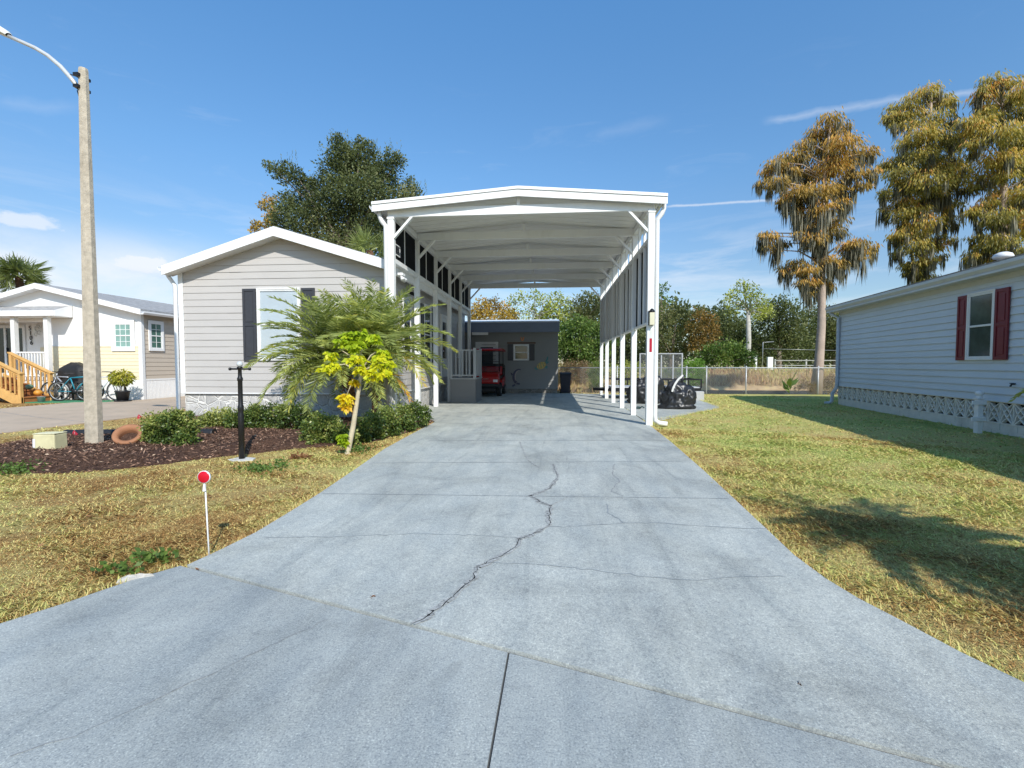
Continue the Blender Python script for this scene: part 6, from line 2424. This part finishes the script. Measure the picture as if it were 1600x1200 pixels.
tag(npmesh('low_weeds', V[k], 4, G_green, tint=np.array(Ts)[k]), kind='stuff')
G_dead = leafmat('dead_leaf', [(0, (.10, .045, .02)), (.6, (.24, .11, .05)), (1, (.36, .20, .10))], .2, .8)
DL = thing('dead_leaf_pile', tuple(gnd(472, 718)), 'small clump of rust brown dead leaves on the lawn below the shrubs', 'leaves')
c = gnd(472, 717)
n = 90
d = rdir(n)
d[:, 2] = np.abs(d[:, 2])
P = c+d*np.array([.15, .08, .05])*RNG.uniform(.2, 1, n)[:, None]
npmesh('leaves', leaves(P, unit(d+rdir(n)*.8), RNG.uniform(.04, .10, n), RNG.uniform(.015, .035, n), .15), 4, G_dead, DL, RNG.uniform(0, 1, n))
for (u, v, lab) in ((582, 932, 'small curled dry leaf lying on the blue grey driveway left of the crack'), (1250, 1070, 'tiny dry leaf lying low on the right of the driveway')):
    c = gnd(u, v, .034)
    DF = thing('dry_leaf', tuple(c), lab, 'leaf')
    n = 7 if u < 700 else 3
    A = rdir(n)
    A[:, 2] = np.abs(A[:, 2])*.4
    npmesh('blade', leaves(c+RNG.normal(0, .006, (n, 3))*np.array([1, 1, .2]), unit(A), RNG.uniform(.012, .022, n), .010, .2), 4, G_dead, DF, RNG.uniform(.0, .5, n))
# twigs and leaf litter scattered on lawn
n = 900
x, y = RNG.uniform(-7, 8, n), RNG.uniform(2.6, 14, n)
k = np.ones(n, bool)
for pl in (main_poly, apronL, apronR, pad_poly, neigh_poly, bed):
    k &= ~in_poly(x, y, pl)
x, y = x[k], y[k]
A = rdir(len(x))
A[:, 2] = np.abs(A[:, 2])*.3
tag(npmesh('leaf_litter', leaves(np.stack([x, y, np.full(len(x), .03)], 1), unit(A), RNG.uniform(.02, .06, len(x)), RNG.uniform(.006, .02, len(x)), .2), 4, G_dead, tint=RNG.uniform(0, 1, len(x))), kind='stuff')

# ------------------------------------------------------------------ sky and sun
wd = bpy.data.worlds.new('World')
scene.world = wd
wd.use_nodes = True
nt = wd.node_tree
N, L = nt.nodes, nt.links
N.clear()
sky = N.new('ShaderNodeTexSky')
sky.sky_type = 'NISHITA'
sky.sun_disc = False
sky.sun_elevation = math.asin(SUN.z/SUN.length)
sky.sun_rotation = math.atan2(SUN.x, SUN.y)
sky.altitude = 20
sky.air_density = 1.0
sky.dust_density = .5
sky.ozone_density = 2.2
tc = N.new('ShaderNodeTexCoord')
dirv = tc.outputs['Generated']
sx = N.new('ShaderNodeSeparateXYZ')
L.new(dirv, sx.inputs[0])
dx, dy, dz = sx.outputs
hor = mth(nt, 'SQRT', mth(nt, 'ADD', mth(nt, 'MULTIPLY', dx, dx), mth(nt, 'MULTIPLY', dy, dy)))
V_ = mth(nt, 'DIVIDE', dz, mth(nt, 'MAXIMUM', hor, .02))
az = mth(nt, 'ARCTAN2', dx, dy)
cmb = N.new('ShaderNodeCombineXYZ')
L.new(az, cmb.inputs[0])
L.new(V_, cmb.inputs[1])
uv = cmb.outputs[0]


def win(x, a, b, c, d):
    """smooth window: 0 below a, 1 between b and c, 0 above d"""
    def ss(lo, hi):
        m = N.new('ShaderNodeMapRange')
        m.interpolation_type = 'SMOOTHSTEP'
        m.inputs['From Min'].default_value = lo
        m.inputs['From Max'].default_value = hi
        L.new(x, m.inputs['Value'])
        return m.outputs[0]
    return mth(nt, 'MULTIPLY', ss(a, b), mth(nt, 'SUBTRACT', 1.0, ss(c, d)))


def dirpx(u, v):
    d = FWD*FPX + RGT*(u-800) + UPV*(600-v)
    return Vector(d/np.linalg.norm(d))


def contrail(pa, pb, wdt, amt, grain):
    a, b_ = dirpx(*pa), dirpx(*pb)
    n_ = a.cross(b_).normalized()
    al = (b_-a).normalized()
    def dot(v):
        m = N.new('ShaderNodeVectorMath')
        m.operation = 'DOT_PRODUCT'
        L.new(dirv, m.inputs[0])
        m.inputs[1].default_value = v
        return m.outputs['Value']
    off = mth(nt, 'ADD', dot(n_), mth(nt, 'MULTIPLY', mth(nt, 'SUBTRACT', noise(nt, uv, grain, 4), .5), wdt*1.6))
    band = mth(nt, 'SUBTRACT', 1.0, mth(nt, 'DIVIDE', mth(nt, 'ABSOLUTE', off), wdt), True)
    t0, t1 = a.dot(al), b_.dot(al)
    w = win(dot(al), t0-.01, t0+.04*(t1-t0)/.3, t1-.04, t1+.02)
    return mth(nt, 'MULTIPLY', mth(nt, 'MULTIPLY', band, w), amt)


# thin streaky cirrus, stronger low in the sky
ci = ramp(nt, noise(nt, mapped(nt, uv, (2.2, 13, 1), (0, 0, R(-7))), 1.6, 8, .62, .5), [(.47, (0, 0, 0)), (.75, (1, 1, 1))])
ci = mth(nt, 'MULTIPLY', mth(nt, 'MULTIPLY', ci, win(V_, .02, .10, .17, .34)), .55)
ci2 = ramp(nt, noise(nt, mapped(nt, uv, (4, 16, 1), (0, 0, R(8))), 1.3, 8, .66, .8), [(.57, (0, 0, 0)), (.8, (1, 1, 1))])
ci2 = mth(nt, 'MULTIPLY', mth(nt, 'MULTIPLY', ci2, win(V_, .15, .25, .42, .62)), .10)
# hazy bank of cloud at left with two small cumulus heads
bank = mth(nt, 'MULTIPLY', win(az, -1.35, -1.0, -.74, -.55), win(V_, -.05, .02, .15, .24))
bn = ramp(nt, noise(nt, mapped(nt, uv, (5, 11, 1)), 1.1, 7, .6, .3), [(.22, (.25, .25, .25)), (.58, (1, 1, 1))])
bank = mth(nt, 'MULTIPLY', mth(nt, 'MULTIPLY', bank, bn), .85)


def puff(u, v, ru, rv, amt):
    d = dirpx(u, v)
    a0, v0 = math.atan2(d.x, d.y), d.z/math.hypot(d.x, d.y)
    wa, wv = ru/740*.62, rv/740*.7
    e1 = mth(nt, 'DIVIDE', mth(nt, 'SUBTRACT', az, a0), wa)
    e2 = mth(nt, 'DIVIDE', mth(nt, 'SUBTRACT', V_, v0), wv)
    rr = mth(nt, 'SQRT', mth(nt, 'ADD', mth(nt, 'MULTIPLY', e1, e1), mth(nt, 'MULTIPLY', e2, e2)))
    nz = mth(nt, 'MULTIPLY', mth(nt, 'SUBTRACT', noise(nt, mapped(nt, uv, (1, 1.6, 1)), 26, 7, .62), .5), 1.5)
    k = mth(nt, 'SUBTRACT', 1.0, mth(nt, 'ADD', rr, nz), True)
    m = N.new('ShaderNodeMapRange')
    m.interpolation_type = 'SMOOTHSTEP'
    m.inputs['From Max'].default_value = .55
    L.new(k, m.inputs['Value'])
    return mth(nt, 'MULTIPLY', m.outputs[0], amt), e2


p1, e1 = puff(225, 413, 75, 22, .95)
p2, e2 = puff(40, 345, 62, 15, .7)
p3, e3 = puff(95, 415, 50, 13, .5)
cl = ci
for k in (ci2, bank, p1, p2, p3, contrail((1035, 323), (1222, 312), .0030, .55, 40), contrail((1195, 190), (1460, 146), .008, .26, 30), contrail((1380, 158), (1560, 140), .006, .32, 30), contrail((930, 212), (1040, 188), .014, .07, 22), contrail((0, 160), (130, 168), .012, .10, 22)):
    cl = mth(nt, 'MAXIMUM', cl, k)
tint = ramp(nt, V_, [(.0, (.98, .99, 1.0)), (.18, (.98, 1.08, 1.14)), (.38, (.96, 1.33, 1.50)), (.75, (.98, 1.60, 1.90))])
skyc = mixc(nt, 1.0, sky.outputs[0], tint, 'MULTIPLY')
# cloud colour: bright tops, grey undersides
shade = mth(nt, 'MULTIPLY', win(e1, -2.0, -.15, 5, 6), 1.0)
cc = mixc(nt, mth(nt, 'MULTIPLY', p1, mth(nt, 'SUBTRACT', 1.0, shade)), (7.2, 7.6, 8.2), (4.6, 5.4, 6.6))
skyc = mixc(nt, cl, skyc, cc)
bg = N.new('ShaderNodeBackground')
L.new(skyc, bg.inputs[0])
bg.inputs[1].default_value = SKYSTR
L.new(bg.outputs[0], N.new('ShaderNodeOutputWorld').inputs[0])

sun = bpy.data.lights.new('sun', 'SUN')
sun.energy = SUNSTR
sun.angle = R(.53)
sun.color = (1.0, .955, .88)
so = bpy.data.objects.new('sun', sun)
COL.objects.link(so)
so.rotation_euler = (-SUN).to_track_quat('-Z', 'Y').to_euler()
so.location = (20, -30, 30)

scene.view_settings.view_transform = 'Standard'
scene.view_settings.look = 'None'
scene.view_settings.exposure = 0
scene.view_settings.gamma = 1
scene.cycles.max_bounces = 6
scene.cycles.diffuse_bounces = 3
scene.cycles.transparent_max_bounces = 6
